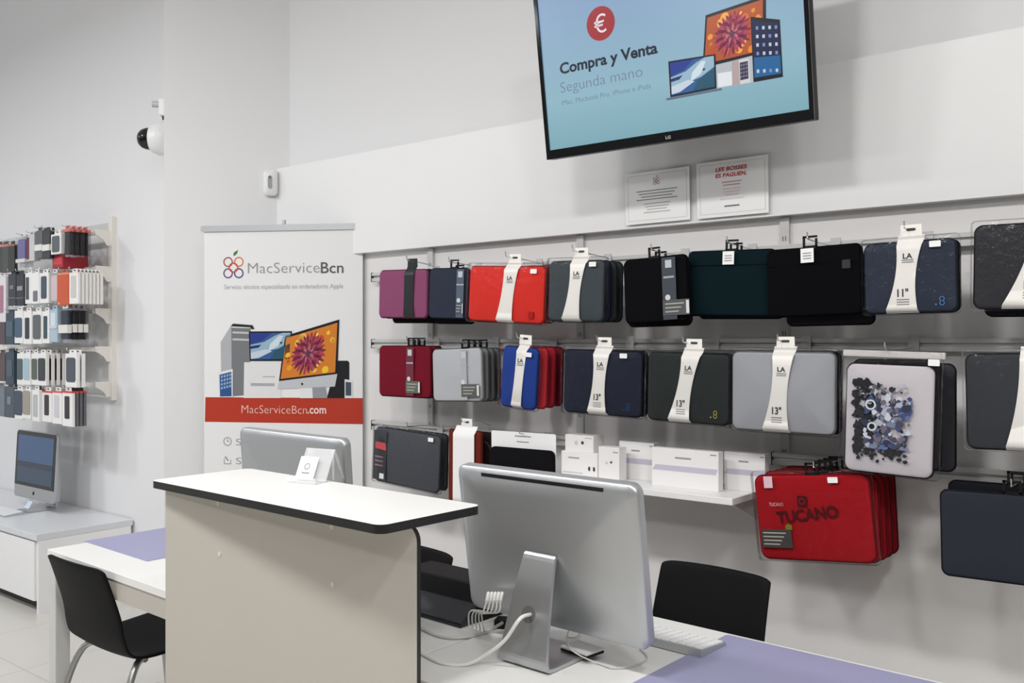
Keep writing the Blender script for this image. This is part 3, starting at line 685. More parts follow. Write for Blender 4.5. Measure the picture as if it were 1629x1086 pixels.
# printed upright sleeve on the middle row
q = [(1350, 577), (1489, 584), (1483, 760), (1345, 746)]
cc, w_, h_, ro = quadfit(q, 2.70)
o = sleeve(cc, w_, h_, ro, (222, 217, 220), 'pale grey upright sleeve with splashed dark and blue artwork', 'sleeves hung on the middle row', 'plain', t=0.022, opt=dict(zip=fabric((30, 30, 34))), seed=4, r=0.022)
mb = MB(); rs = random.Random(11); y = -(0.011 + 0.0075)
def blot(x, z, r0, c, dy, n=9, j=.5):
    if abs(x) > w_*.42 or abs(z) > h_*.40: return
    mb.flat([(x + r0*rs.uniform(j, 1.25)*math.cos(2*PI*i/n), z + r0*rs.uniform(j, 1.25)*math.sin(2*PI*i/n)) for i in range(n)], y - dy, flatc(c))
for k in range(120):                                     # black torn ground, heavier on the left and along the bottom
    blot(rs.uniform(-.38, -.16)*w_, rs.uniform(-.30, .34)*h_, rs.uniform(.005, .015), (42, 43, 48), .00002*k, 7, .4)
for k in range(70):
    blot(rs.uniform(-.36, .22)*w_, -.31*h_ + rs.gauss(0, .012), rs.uniform(.003, .009), (40, 41, 46), .003+.00001*k, 7, .4)
for k in range(150):                                     # jumble of blue, grey and pale scraps
    x, z = rs.uniform(-.26, .26)*w_, rs.uniform(-.26, .20)*h_
    blot(x, z, rs.uniform(.004, .014), rs.choice([(50, 56, 78), (66, 78, 118), (92, 110, 158), (176, 182, 198), (120, 130, 156), (38, 40, 50), (202, 206, 216), (70, 74, 92), (112, 104, 116)]), .0042+.00002*k, 7, .45)
for k in range(40):
    x = rs.uniform(-.34, .20)*w_; blot(x, (.22 + .10*rs.random() + .10*x/w_)*h_, rs.uniform(.003, .010), rs.choice([(44, 46, 52), (96, 98, 106), (180, 182, 190)]), .0074+.00001*k, 7, .4)
for x, z, r0 in ((-.045, .040, .015), (-.040, -.022, .013)): mb.ring(x, z, r0, .005, y-.0080, flatc((206, 210, 218)))
mb.build('artwork', o)
MB().prism(rrect(.03, .018, .002, 2), -.022, -.021, PAPER, M=Matrix.Translation((w_*.50, 0, h_*.5+.012))).build('price_sticker', o)
MB().pillow(w_+.035, h_+.05, .034, .012, CLEAR, .004, seed=3, lump=.003, M=Matrix.Translation((.0, 0, .018))).build('clear_bag', o)
MB().box(-w_*.56, w_*.60, -.006, .006, h_/2+.022, h_/2+.040, carton((214, 211, 208))).build('bag_header', o)
hx = at_y(1413, 540, 2.70)
sleeve((cc.x+.0, 2.765, cc.z+.012), w_*1.0, h_*1.0, 0.0, (48, 46, 50), 'dark upright sleeve directly behind the splashed artwork one', 'sleeves hung on the middle row', 'plain', seed=8)
sleeve((cc.x+.03, 2.815, cc.z+.004), w_*.98, h_*.98, 0.0, (62, 62, 66), 'dark grey upright sleeve deepest behind the splashed artwork one', 'sleeves hung on the middle row', 'plain', seed=9)
hook(hx.x, cc.z+h_/2+.045, 2.67, RZ[1], 'hook carrying the splashed artwork sleeve', 'hooks on the shelf wall')
# bottom row
hang([(601, 684), (703, 690), (697, 783), (596, 762)], (88, 91, 97), 'graphite grey sleeve in clear bag with red printed patch', 'plain', 2.78, (655, 674), 2,
     [((54, 62, 62), 'grey green sleeve behind the bagged graphite grey one')], 0.045, bag=True, hlabel='hook carrying the bagged graphite grey sleeve', opt=dict(sticker=(.40, .44)))
gs = [o for o in bpy.data.objects if o.get('label') == 'graphite grey sleeve in clear bag with red printed patch'][0]
mb = MB()
cc, w_, h_, ro = quadfit([(601, 684), (703, 690), (697, 783), (596, 762)], 2.78)
mb.prism([(-w_/2+.004, -h_*.47), (-w_*.28, -h_*.47), (-w_*.28, h_*.46), (-w_/2+.004, h_*.46)], -.0205, -.0195, carton((58, 60, 64)))
mb.flat([(-w_*.46, h_*.12), (-w_*.28, h_*.10), (-w_*.30, h_*.24), (-w_*.46, h_*.24)], -.021, flatc((196, 74, 82)))
mb.flat([(-w_*.38, -h_*.44), (-w_*.31, -h_*.44), (-w_*.31, -h_*.34), (-w_*.38, -h_*.34)], -.021, flatc((226, 228, 230)))
for k in range(3): mb.flat([(-w_*.46, -h_*(.02+.08*k)), (-w_*.33, -h_*(.02+.08*k)), (-w_*.33, -h_*(.05+.08*k)), (-w_*.46, -h_*(.05+.08*k))], -.021, flatc((150, 120, 126)))
mb.build('product_card', gs)
q = [(714, 683), (766, 687), (768, 808), (718, 794)]
hang(q, (112, 40, 30), 'brown leather folio with white paper wrap, beside graphite sleeve', 'band', 2.80, (742, 679), 2,
     [((40, 26, 26), 'dark folio behind the brown leather one', (.02, -.004, 1, .98))], 0.04, hlabel='hook carrying the brown leather folio', r=0.006, name='leather_folio', cat='folio case',
     opt=dict(bandmat=PAPER, wt=.115, wm=.115, wb=.115, lean=0.0, mark='', text=None))
q = [(783, 683), (883, 692), (886, 765), (781, 757)]
cc, w_, h_, ro = quadfit(q, 2.80)
o = thing('pouch_sleeve', 'black pouch on wide white card, right of brown folio', 'pouch', cc, (0, -ro, 0), 'sleeves hung on the bottom row')
mb = MB().prism(rrect(w_, h_, .006, 3), 0, .0015, PAPER)
for z, hw in ((.40, .04), (.28, .03)): mb.flat([(-hw, h_*z), (hw, h_*z), (hw, h_*z+.004), (-hw, h_*z+.004)], -.0006, GINK)
mb.build('backing_card', o)
MB().pillow(w_*.98, h_*.66, .018, .022, fabric((20, 20, 24)), .006, seed=5, M=Matrix.Translation((.004, -.012, -h_*.17))).build('pouch_body', o)
MB().tube(smooth_path([(-w_*.48, -.012, h_*.06), (-w_*.53, -.008, h_*.18), (-w_*.60, -.002, h_*.24)], 5), .003, BLKPL, 6).build('strap', o)
hk = at_y(833, 676, 2.80); hook(hk.x, cc.z+h_/2-.004, 2.775, RZ[2], 'hook carrying the black pouch on white card', 'hooks on the shelf wall')
hang([(1203, 759), (1378, 752), (1398, 899), (1213, 882)], (176, 22, 32), 'red velvety sleeve with dark embossed lettering, front of its hook', 'loop', 2.72, (1300, 738), 2,
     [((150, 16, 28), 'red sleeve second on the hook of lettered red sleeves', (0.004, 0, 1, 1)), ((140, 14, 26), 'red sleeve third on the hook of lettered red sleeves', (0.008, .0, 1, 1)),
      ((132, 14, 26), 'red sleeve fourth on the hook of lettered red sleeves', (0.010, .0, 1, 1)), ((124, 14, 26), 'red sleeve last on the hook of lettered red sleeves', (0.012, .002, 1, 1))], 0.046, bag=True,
     hlabel='hook carrying the lettered red sleeves', opt=dict(sticker=(.22, .45)), r=0.026)
gs = [o for o in bpy.data.objects if o.get('label', '').startswith('red velvety')][0]
cc, w_, h_, ro = quadfit([(1203, 759), (1378, 752), (1398, 899), (1213, 882)], 2.72)
mb = MB(); y = -.0185; dk = flatc((84, 10, 18), .8)
mb.text('TUCANO', -w_*.31, w_*.24, -h_*.02, .036, y, dk, 0.03, .0, M=Matrix.Rotation(R(-7), 4, 'Y'))
mb.prism(rrect(.030, .032, .003, 3), y-.0005, y, dk, M=Matrix.Translation((-w_*.07, 0, h_*.20)))
mb.ring(-w_*.07, h_*.20, .010, .003, y-.0008, flatc((150, 26, 34)), 14)
mb.build('embossed_lettering', gs)
mb = MB(); y = -.0205
mb.prism([(-w_*.47, -h_*.36), (-w_*.19, -h_*.36), (-w_*.19, -h_*.14), (-w_*.47, -h_*.14)], y-.001, y, carton((62, 60, 58)))
MB().prism([(-w_*.40, h_*.36), (-w_*.32, h_*.36), (-w_*.32, h_*.50), (-w_*.40, h_*.50)], y-.001, y, carton((226, 196, 206))).build('size_label', gs)
MB().flat([(-w_*.24, -h_*.14), (-w_*.18, -h_*.14), (-w_*.18, -h_*.09), (-w_*.21, -h_*.07), (-w_*.24, -h_*.09)], y, flatc((110, 110, 30))).build('green_mark', gs)
m2 = MB(); m2.text('TUCANO', -w_*.37, -w_*.24, h_*.14, .011, y, flatc((222, 170, 170)), .01); m2.build('brand_lettering', gs)
for k in range(4): mb.flat([(-w_*.45, -h_*(.19+.045*k)), (-w_*(.24+.02*k), -h_*(.19+.045*k)), (-w_*(.24+.02*k), -h_*(.175+.045*k)), (-w_*.45, -h_*(.175+.045*k))], y-.0016, flatc((168, 164, 158)))
mb.build('product_card', gs)
mb = MB()
hang([(1499, 782), (1690, 790), (1690, 936), (1499, 912)], (44, 47, 57), 'dark navy sleeve with hanger, at lower right of display', 'card', 2.68, (1612, 775), 2,
     [((26, 27, 32), 'black sleeve first behind the lower right navy one', (-.02, .03, .8, .9)), ((30, 31, 36), 'black sleeve last behind the lower right navy one', (.02, .01, 1, 1))], 0.05, hlabel='hook carrying the lower right navy sleeve',
     opt=dict(cw=.055, cardx=.11, card=(52, 60, 84), labw=.07, lab=(60, 62, 70)), r=0.018)

# ------------------------------------------------------------------ white shelf with boxes
SZ = 0.950
sh = thing('wall_shelf', 'white wall shelf carrying boxes behind the large monitor', 'shelf', ((-2.02-1.262)/2, D, SZ))
hw = (2.02-1.262)/2
MB().box(-hw, hw, -0.30, -0.016, -0.022, 0, WHITE).build('board', sh, bevel=0.002)
for x in (-hw+.03, hw-.03): MB().prism([(-0.24, -.03), (-.016, -.12), (-.016, -.022), (-.24, -.022)], x-.003, x+.003, GREYM, M=Matrix.Rotation(R(90), 4, 'Z')).build('bracket', sh)
def carton_box(name, q, Y, dep, label, cat, group, kind, z=SZ, rz=0.0):
    """q: left, right px at bottom and the top px; stands on z with its front on the plane Y"""
    a, b = at_y(q[0], q[2], Y), at_y(q[1], q[2], Y); tp_ = at_y((q[0]+q[1])/2, q[3], Y)
    w = b.x - a.x; h = max(0.03, tp_.z - z)
    t = thing(name, label, cat, ((a.x+b.x)/2, Y, z), (0, 0, rz), group)
    MB().box(-w/2, w/2, 0, dep, 0, h, carton((240, 238, 237))).build('carton', t, bevel=0.0015)
    mb = MB(); y = -0.0006
    if kind == 'keyboard':
        mb.flat([(-w*.49, h*.42), (w*.46, h*.42), (w*.49, h*.56), (-w*.44, h*.56)], y, flatc((196, 194, 208)))
        mb.flat([(-w*.14, h*.75), (w*.10, h*.75), (w*.10, h*.79), (-w*.14, h*.79)], y, GINK); mb.flat([(w*.38, h*.90), (w*.47, h*.90), (w*.47, h*.93), (w*.38, h*.93)], y, GINK)
    elif kind == 'dots':
        mb.flat(circ(w*.12, h*.55, w*.05, 12), y, INK); mb.ring(-w*.10, h*.52, w*.05, w*.015, y, GINK, 12); mb.flat([(w*.2, h*.84), (w*.45, h*.84), (w*.45, h*.87), (w*.2, h*.87)], y, GINK)
    elif kind == 'wide':
        mb.flat([(-w*.3, h*.72), (0, h*.72), (0, h*.77), (-w*.3, h*.77)], y, GINK); mb.flat([(-w*.45, h*.1), (w*.1, h*.1), (w*.1, h*.16), (-w*.45, h*.16)], y, flatc((205, 205, 212)))
        for x in (.27, .4): mb.flat(circ(w*x, h*.35, .005, 10, .009), y, INK)
    mb.build('print', t); return t, w, h
G = 'boxes on the white shelf'
carton_box('keyboard_box', (985, 1040, 740, 703), 2.86, .035, 'flat white box leaning left, first of three long boxes', 'product box', G, 'keyboard')
carton_box('keyboard_box', (1037, 1143, 740, 715), 2.79, .035, 'longest white box with mauve stripe, front of the shelf', 'product box', G, 'keyboard')
carton_box('keyboard_box', (1152, 1217, 740, 720), 2.86, .035, 'white striped box at right end of the shelf', 'product box', G, 'keyboard')
t1, w1, h1 = carton_box('adapter_box', (893, 951, 735, 719), 2.80, .09, 'wide low white box under the small cube box', 'product box', G, 'wide')
carton_box('adapter_box', (899, 944, 710, 692), 2.815, .07, 'small white cube box on top of the low wide box', 'product box', G, 'dots', z=SZ+h1)
carton_box('adapter_box', (952, 985, 735, 711), 2.78, .05, 'white square box with two small dots beside the stacked boxes', 'product box', G, 'dots')

# ------------------------------------------------------------------ desks
DZ = 0.74
DROT = R(-2.1)
def desk(x0, x1, yf, depth, label):
    t = thing('office_desk', label, 'desk', (x0, yf, 0), (0, 0, DROT), 'desks in line before the shelf wall')
    w = x1 - x0
    MB().box(0, w, 0, depth, DZ-0.025, DZ, LAMI).build('top', t, bevel=0.002)
    MB().box(0.054, w-.054, .004, .024, DZ-.085, DZ-.025, GREIGE).build('apron', t); MB().box(0.05, w-.05, depth-.05, depth-.03, DZ-.085, DZ-.025, GREIGE).build('apron', t)
    for x in (0.004, w-.054):
        for y in (0.004, depth-.054): MB().box(x, x+.05, y, y+.05, 0, DZ-.025, GREYM).build('leg', t, bevel=.003)
        MB().box(x+.005, x+.045, .054, depth-.054, DZ-.075, DZ-.025, GREYM).build('side_rail', t)
    return t
desk(-3.19, -1.455, 1.443, 0.70, 'white desk with grey legs behind counter, black chair at its end')
desk(-1.45, 0.15, 1.443-0.0638, 0.70, 'white desk in right foreground carrying the large silver monitor')
def dmat(c, w, d, label):
    o = MB().slab([(x, y) for x, y in rrect(w, d, .006, 3)], 0, .002, MAT_L).build('desk_mat', loc=c, rot=(0, 0, DROT))
    tag(o, label, 'desk mat', 'lavender desk mats')
dmat((-2.975, 1.80, DZ), .45, .46, 'lavender desk mat on far desk, near the black chair')
dmat((-0.655, 1.795, DZ), .65, .48, 'lavender desk mat in the right foreground beside white keyboard')

# ------------------------------------------------------------------ chairs
def chair(x, y, rz, label, top=0.755):
    t = thing('shell_chair', label, 'chair', (x, y, 0), (0, 0, rz), 'black shell chairs')
    # profile from the seat front to the top of the back (y forward = +, back at y = 0)
    prof = [(0.43, .445), (0.41, .458), (0.34, .458), (0.22, .448), (0.10, .445), (0.045, .462), (0.022, .51), (0.006, .58), (-0.018, .66), (-0.050, top)]
    P = smooth_path([(0, a, b) for a, b in prof], 4); n = 12; vs = []; N = len(P)
    for i, p in enumerate(P):
        v = i/(N-1); hw = 0.205*(0.93 + 0.07*math.sin(PI*min(1, v*1.4))); hw -= 0.004*max(0, v-.8)/.2
        if i == 0: hw *= .9
        for k in range(n+1):
            u = 2*k/n - 1; back = max(0, min(1, (p.z-.47)/.12)); seat = 1 - back
            vs.append((u*hw, p.y + back*(0.018*u*u - .008), p.z + seat*(.012*u*u)*(1 if v > .05 else .3) + (0.004*(1-u*u) if i == N-1 else 0) - (0.008 if i == N-1 and abs(u) > .99 else 0)))
    fs = [(i*(n+1)+k, i*(n+1)+k+1, (i+1)*(n+1)+k+1, (i+1)*(n+1)+k) for i in range(N-1) for k in range(n)]
    o = MB().add(vs, fs, CHAIRM, True).build('seat_shell', t)
    so = o.modifiers.new('thick', 'SOLIDIFY'); so.thickness = .011; so.offset = 0
    sb = o.modifiers.new('smooth', 'SUBSURF'); sb.levels = 1; sb.render_levels = 1
    for sx in (-1, 1):
        MB().tube(smooth_path([(sx*.13, .12, .437), (sx*.165, .07, .42), (sx*.185, .02, .30), (sx*.20, -.06, 0)], 5), .011, STEEL, 10).build('leg', t)
        MB().tube(smooth_path([(sx*.13, .30, .440), (sx*.165, .355, .42), (sx*.185, .38, .30), (sx*.20, .42, 0)], 5), .011, STEEL, 10).build('leg', t)
    MB().tube([(-.14, .12, .43), (.14, .12, .43)], .010, STEEL, 8).build('seat_rail', t); MB().tube([(-.14, .31, .434), (.14, .31, .434)], .010, STEEL, 8).build('seat_rail', t)
    return t
chair(-2.885, 1.43, 0, 'black shell chair with grey legs tucked under the far desk')
chair(-1.262, 2.53, R(180)+DROT, 'black shell chair behind right desk, between monitor and shelf wall')
chair(-2.187, 2.165, R(180)+DROT, 'black shell chair pushed under desk, glimpsed right of counter panel')
chair(-1.752, 2.165, R(180)+DROT, 'black shell chair pushed under desk, mostly hidden by large monitor')

# ------------------------------------------------------------------ reception counter
CZ = 1.10
ct = thing('reception_counter', 'white counter with black edges and tall front panel in foreground', 'counter', (-1.71, 1.355, 0), (0, 0, R(-1.9)))
CM = frame(ct)
def cl(x, y):
    p = CM.inverted() @ Vector((x, y, 0)); return (p.x, p.y)
fl, fr, rr_, rl = cl(-2.146, 1.226), cl(-1.273, 1.197), cl(-1.272, 1.484), cl(-2.146, 1.513)
xs = (fl[0]+rl[0])/2, (fr[0]+rr_[0])/2; ys = (fl[1]+fr[1])/2, (rl[1]+rr_[1])/2
ol = rrect(xs[1]-xs[0], ys[1]-ys[0], 0.022, 6)
MB().slab([(x+(xs[0]+xs[1])/2, y+(ys[0]+ys[1])/2) for x, y in ol], CZ-.018, CZ, LAMI, BLACK).build('counter_top', ct)
pa, pb = Vector(cl(-2.112, 1.246)), Vector(cl(-1.288, 1.306))
pw = (pb-pa).length; pz = CZ-.018
ol = [(0, 0.0), (pw, 0.0)] + [(pw-.035+.035*math.cos(R(a)), pz-.035+.035*math.sin(R(a))) for a in range(0, 91, 15)] + [(0, pz)]
PMx = Matrix.Translation((pa.x, pa.y, 0)) @ Matrix.Rotation(math.atan2(pb.y-pa.y, pb.x-pa.x), 4, 'Z')
fp = MB().prism(ol, 0, .012, GREIGE, BLACK, M=PMx).build('front_panel', ct)
FW = CM @ PMx
mb = MB()
for px, py in ((349, 881), (528, 838), (529, 929), (347, 801)):
    x, z = on(FW, px, py); mb.prism(circ(x, z, .006, 14), -.001, .002, mat('screw_cap', (205, 200, 190), .4), M=PMx)
mb.build('screw_caps', ct)
MB().box(xs[0]+.10, xs[0]+.112, ys[0]+.055, ys[0]+.135, 0, CZ-.018, GREIGE).build('side_support', ct)
# card stand and card on the counter
c0 = at_z(497, 765, CZ)
cs = thing('card_stand', 'clear acrylic easel stand on the white counter top', 'card stand', (c0.x, c0.y+.0, CZ), (0, 0, R(12)))
mb = MB().box(-.045, .045, -.045, -.040, 0, .014, ACRY).box(-.045, .045, -.045, .012, 0, .003, ACRY)
mb.add([(-.045, -.006, .002), (.045, -.006, .002), (.045, .032, .078), (-.045, .032, .078), (-.045, -.003, .002), (.045, -.003, .002), (.045, .035, .078), (-.045, .035, .078)],
       [(0, 1, 2, 3), (7, 6, 5, 4), (0, 4, 5, 1), (2, 6, 7, 3), (0, 3, 7, 4), (1, 5, 6, 2)], ACRY)
mb.build('easel_plate', cs)
mb = MB()
for x in (-.040, .036): mb.box(x, x+.004, .033, .0365, 0, .077, ACRY)
for x in (-.040, .036): mb.add([(x, .036, .077), (x+.005, .036, .077), (x+.005, .072, 0), (x, .072, 0), (x, .040, .077), (x+.005, .040, .077), (x+.005, .076, 0), (x, .076, 0)], [(0, 1, 2, 3), (7, 6, 5, 4), (0, 4, 5, 1), (2, 6, 7, 3), (0, 3, 7, 4), (1, 5, 6, 2)], ACRY)
mb.build('back_leg', cs)
cdm = MB().box(-.028, .028, -.001, 0, 0, .06, PAPER); cdm.ring(0, .034, .009, .003, -.0014, GINK, 14); cdm.flat([(-.012, .015), (.012, .015), (.012, .019), (-.012, .019)], -.0014, GINK)
o = cdm.build('business_card', loc=(c0.x-.014, c0.y-.016, CZ+.0045), rot=(R(-26), 0, R(12)))
tag(o, 'small white card with grey mark leaning on the acrylic stand', 'card')

# ------------------------------------------------------------------ desktop computers (screen faces local -y)
def computer(loc, rz, label, W=.508, H=.42, tilt=7, lit=False, slot=True):
    t = thing('desktop_computer', label, 'computer', loc, (0, 0, rz), 'silver desktop computers')
    hp = H - .065; zc_ = .065 + hp/2
    TM_ = Matrix.Translation((0, 0, .24)) @ Matrix.Rotation(R(-tilt), 4, 'X') @ Matrix.Translation((0, 0, zc_-.24))
    ol = rrect(W, hp, .022, 6); n = len(ol); vs = []
    prof = [(0, -.012), (0, .008), (.004, .0125), (.02, .016), (.06, .021), (.11, .026), (.165, .028)]
    for i, y in prof:
        for x, z in ol: vs.append((x*(1-2*i/W), y, z*(1-2*i/hp)))
    K = len(prof)
    fs = [(i*n+k, (i+1)*n+k, (i+1)*n+(k+1) % n, i*n+(k+1) % n) for i in range(K-1) for k in range(n)] + [tuple(range((K-1)*n+n-1, (K-1)*n-1, -1)), tuple(range(n))]
    MB().add(vs, fs[:-1], ALU, True, TM_).add(vs[:n], [tuple(range(n))], ALU, False, TM_).build('housing', t)
    ch = .075
    gl = MB().prism([(-W/2+.003, -hp/2+ch), (W/2-.003, -hp/2+ch), (W/2-.003, hp/2-.018)] + [(W/2-.02, hp/2-.003), (-W/2+.02, hp/2-.003), (-W/2+.003, hp/2-.018)], -.0145, -.011, GLASSY, M=TM_).build('screen_glass', t)
    if lit:
        mb = MB(); q = [(-W/2+.028, hp/2-.028), (W/2-.028, hp/2-.028), (W/2-.028, -hp/2+ch+.022), (-W/2+.028, -hp/2+ch+.022)]
        mb.flat(q, -.0150, glow((52, 82, 122), .8), TM_)
        mb.flat([bil(q, 0, .56), bil(q, 1, .56), bil(q, 1, .68), bil(q, 0, .68)], -.0154, glow((24, 40, 62), .8), TM_); mb.flat([bil(q, 0, .68), bil(q, 1, .68), bil(q, 1, 1), bil(q, 0, 1)], -.0154, glow((40, 62, 84), .8), TM_)
        mb.build('display', gl)
    mb = MB(); z = -hp/2 + .038
    mb.flat(circ(0, z, .011, 18, .0115), -.0128, BLKPL, TM_); mb.flat([(0, z+.012), (.003, z+.018), (.006, z+.019), (.004, z+.014)], -.0128, BLKPL, TM_)
    mb.build('emblem', t)
    if slot: MB().box(-W*.34, W*.34, .0125, .0166, hp/2-.021, hp/2-.0125, BLACK, TM_).build('vent_slot', t)
    # stand: flat foot under the panel, leg rising behind it
    pts = smooth_path([(0, -.085, .006), (0, 0, .006), (0, .075, .006), (0, .090, .016), (0, .086, .05), (0, .060, .15), (0, .037, .225), (0, .030, .236)], 4); vs = []; N = len(pts)
    for i, p in enumerate(pts):
        v = max(0, (p.z-.01)/.23); hw = .067 - .024*v
        a = pts[max(0, i-1)]; b = pts[min(N-1, i+1)]; d = (b-a).normalized(); nn = Vector((0, -d.z, d.y))*.004
        for sgn in (1, -1):
            for x in (-hw, hw): vs.append((x, p.y + sgn*nn.y, p.z + sgn*nn.z))
    fs = []
    for i in range(N-1):
        a, b = 4*i, 4*i+4
        fs += [(a, a+1, b+1, b), (a+3, a+2, b+2, b+3), (a+2, a, b, b+2), (a+1, a+3, b+3, b+1)]
    fs += [(0, 2, 3, 1), (4*N-4, 4*N-3, 4*N-1, 4*N-2)]
    st = MB().add(vs, fs, ALU, False).build('stand', t)
    if slot:
        Mh = Matrix.Translation((0, .0741, .114)) @ Matrix.Rotation(R(180), 4, 'Z') @ Matrix.Rotation(R(-14.5), 4, 'X')
        MB().prism(circ(0, 0, .0185, 24), -.0008, .003, mat('cable_hole', (92, 92, 92), .6), M=Mh).build('cable_hole', st)
    return t
computer((-1.213, 1.652, DZ), R(178), 'large silver desktop computer seen from behind on right desk', tilt=8)
computer((-2.275, 1.775, DZ), R(177), 'silver desktop computer seen from behind above the counter top', W=.545, H=.432, tilt=4, slot=False)

# ------------------------------------------------------------------ keyboard, cables, small desk things
def keyboard(loc, rz, label, w=.43, d=.115):
    t = thing('computer_keyboard', label, 'keyboard', loc, (0, 0, rz), 'white keyboards')
    MB().add([(-w/2, 0, 0), (w/2, 0, 0), (w/2, d, 0), (-w/2, d, 0), (-w/2, 0, .007), (w/2, 0, .007), (w/2, d, .018), (-w/2, d, .018)],
             [(3, 2, 1, 0), (4, 5, 6, 7), (0, 1, 5, 4), (2, 3, 7, 6), (0, 4, 7, 3), (1, 2, 6, 5)], ALUM).build('tray', t)
    mb = MB(); M_ = Matrix.Translation((0, 0, .007)) @ Matrix.Rotation(math.atan2(.011, d), 4, 'X')
    for j in range(6):
        n = 20; y0 = .005 + j*(d-.01)/6
        for i in range(n):
            x0_ = -w/2+.004 + i*(w-.008)/n
            mb.box(x0_, x0_+(w-.008)/n-.003, y0, y0+(d-.01)/6-.003, 0, .003, WHITE, M_)
    mb.build('keys', t); return t
kp = at_z(1120, 1045, DZ+.004)
keyboard((kp.x-.215, kp.y+.118, DZ+.002), R(180)+DROT, 'white flat keyboard right of the large monitor, beside lavender mat')
def cable(name, pts, r, m, label, n=6):
    o = MB().tube(smooth_path(pts, n), r, m, 8).build(name); return tag(o, label, 'cable', 'cables on the right desk')
dk = lambda px, py, dz=.004: at_z(px, py, DZ+dz)
hole = Vector((-1.213, 1.652-.083, DZ+.114))
cable('power_cable', [hole + Vector((.002, .012, 0)), at_y(827, 984, 1.530), at_y(802, 1019, 1.524), at_y(768, 1044, 1.518), dk(738, 1057), dk(702, 1054), dk(674, 1041), dk(655, 1030)], .0042, CABLE, 'thick white power cable leaving the round hole in the monitor stand')
cable('data_cable', [dk(800, 990, .02), dk(770, 1006), dk(735, 1014), dk(700, 1012), dk(672, 1000), dk(655, 990)], .0038, GCABLE, 'pale grey cable curving left from behind the monitor stand')
cable('thin_cable', [dk(900, 1013), dk(914, 1014), dk(922, 1008), dk(914, 1000, .02), dk(903, 1006, .03), dk(905, 1028, .03), dk(922, 1042, .02), dk(950, 1054), dk(975, 1062), dk(1010, 1058), dk(1030, 1046), dk(1018, 1032)], .0016, GCABLE, 'thin looping cable on desk right of the monitor stand')
cb = thing('cable_bundle', 'bundle of white connectors plugged into the back of the large monitor', 'cable', (0, 0, 0), group='cables on the right desk')
cb.location = at_y(787, 950, 1.64); c0_ = cb.location.copy()
for k in range(5):
    a_ = at_y(777+5.5*k, 943, 1.640) - c0_; b_ = at_y(774+5.5*k, 957, 1.612) - c0_
    MB().tube([a_, b_], .0042, CABLE, 8).build('plug', cb)
    e_ = dk(770-6*k, 1004-2*k) - c0_
    MB().tube(smooth_path([b_, b_ + Vector((-.006, -.006, -.025)), (b_*.35 + e_*.65) + Vector((-.004*k, -.012, .018)), e_], 6), .0021, CABLE, 6).build('cable', cb)
# black printer with glossy tray, and a small flat drive
pr = thing('receipt_printer', 'black boxy printer with glossy front tray, beside counter panel', 'printer', (-1.635, 1.745, DZ), (0, 0, DROT))
MB().prism([(-.0, 0), (.10, 0), (.10, .100), (.0, .100)], -.13, .13, BLKPL, M=Matrix.Rotation(R(90), 4, 'Z') @ Matrix.Translation((0.0, 0, 0))).build('body', pr, bevel=.006)
MB().add([(-.13, -.06, 0), (.13, -.06, 0), (.13, .0, 0), (-.13, .0, 0), (-.13, -.06, .012), (.13, -.06, .012), (.13, .0, .05), (-.13, .0, .05)],
         [(3, 2, 1, 0), (4, 5, 6, 7), (0, 1, 5, 4), (2, 3, 7, 6), (0, 4, 7, 3), (1, 2, 6, 5)], mat('glossy_tray', (20, 21, 28), .15)).build('tray', pr, bevel=.003)
ad = thing('cable_adapter', 'small black adapter among cables beside the monitor stand', 'adapter', (-1.42, 1.765, DZ), (0, 0, R(25)))
MB().box(-.035, .035, -.02, .02, 0, .022, BLKPL).build('case', ad, bevel=.004)
dr = thing('portable_drive', 'small flat grey drive with black base on monitor foot', 'drive', (-1.165, 1.705, DZ+.0105), (0, 0, R(-8)))
MB().box(-.035, .045, -.03, .03, 0, .006, BLKPL).build('base', dr, bevel=.002); MB().box(-.035, .045, -.03, .03, .006, .012, GREYM).build('lid', dr, bevel=.002)

# ------------------------------------------------------------------ low cabinet on the left with its computer
KX = -4.99; KZ = .425; KY0, KY1 = 2.20, PH-.01
kb = thing('low_cabinet', 'long low white cabinet standing along the left wall', 'cabinet', (KX, KY0, 0))
KL = 2.6
GTOP = mat('grey_top', (214, 216, 219), .3)
MB().box(-KL, 0.0, 0, KY1-KY0, KZ-.035, KZ, GTOP).build('worktop', kb, bevel=.002)
MB().box(-KL+.01, -.022, .021, KY1-KY0-.01, .06, KZ-.035, WHITE).build('carcass', kb)
MB().box(-.021, -.002, .012, KY1-KY0-.01, 0, KZ-.0355, WHITE).build('end_panel', kb)
for k in range(3): MB().box(-.032-.84*(k+1), -.036-.84*k, .004, .020, .065, KZ-.045, WHITE).build('door', kb, bevel=.001)
MB().box(-KL+.03, -.03, .07, .09, 0, .06, SLOT).build('plinth', kb)
il = at_y(57, 700, 2.52)
computer((il.x, 2.525, KZ), 0, 'silver desktop computer with blue lit screen on low cabinet', W=.525, H=.475, tilt=3, lit=True, slot=False)
kq = at_z(28, 806, KZ)
keyboard((il.x-.12, 2.30, KZ+.0), R(0), 'white keyboard lying before the lit screen on low cabinet')
pc = at_z(50, 808, KZ)
o = MB().add([(-.03, 0, 0), (.03, 0, 0), (.03, .035, .055), (-.03, .035, .055), (-.03, .001, 0), (.03, .001, 0), (.03, .036, .055), (-.03, .036, .055)], [(0, 1, 2, 3), (7, 6, 5, 4), (0, 4, 5, 1), (2, 6, 7, 3), (0, 3, 7, 4), (1, 5, 6, 2)], mat('price_card', (214, 224, 240), .5)).build('price_card', loc=(pc.x+.03, pc.y-.05, KZ))
tag(o, 'small pale blue price card leaning before the lit screen', 'price card')

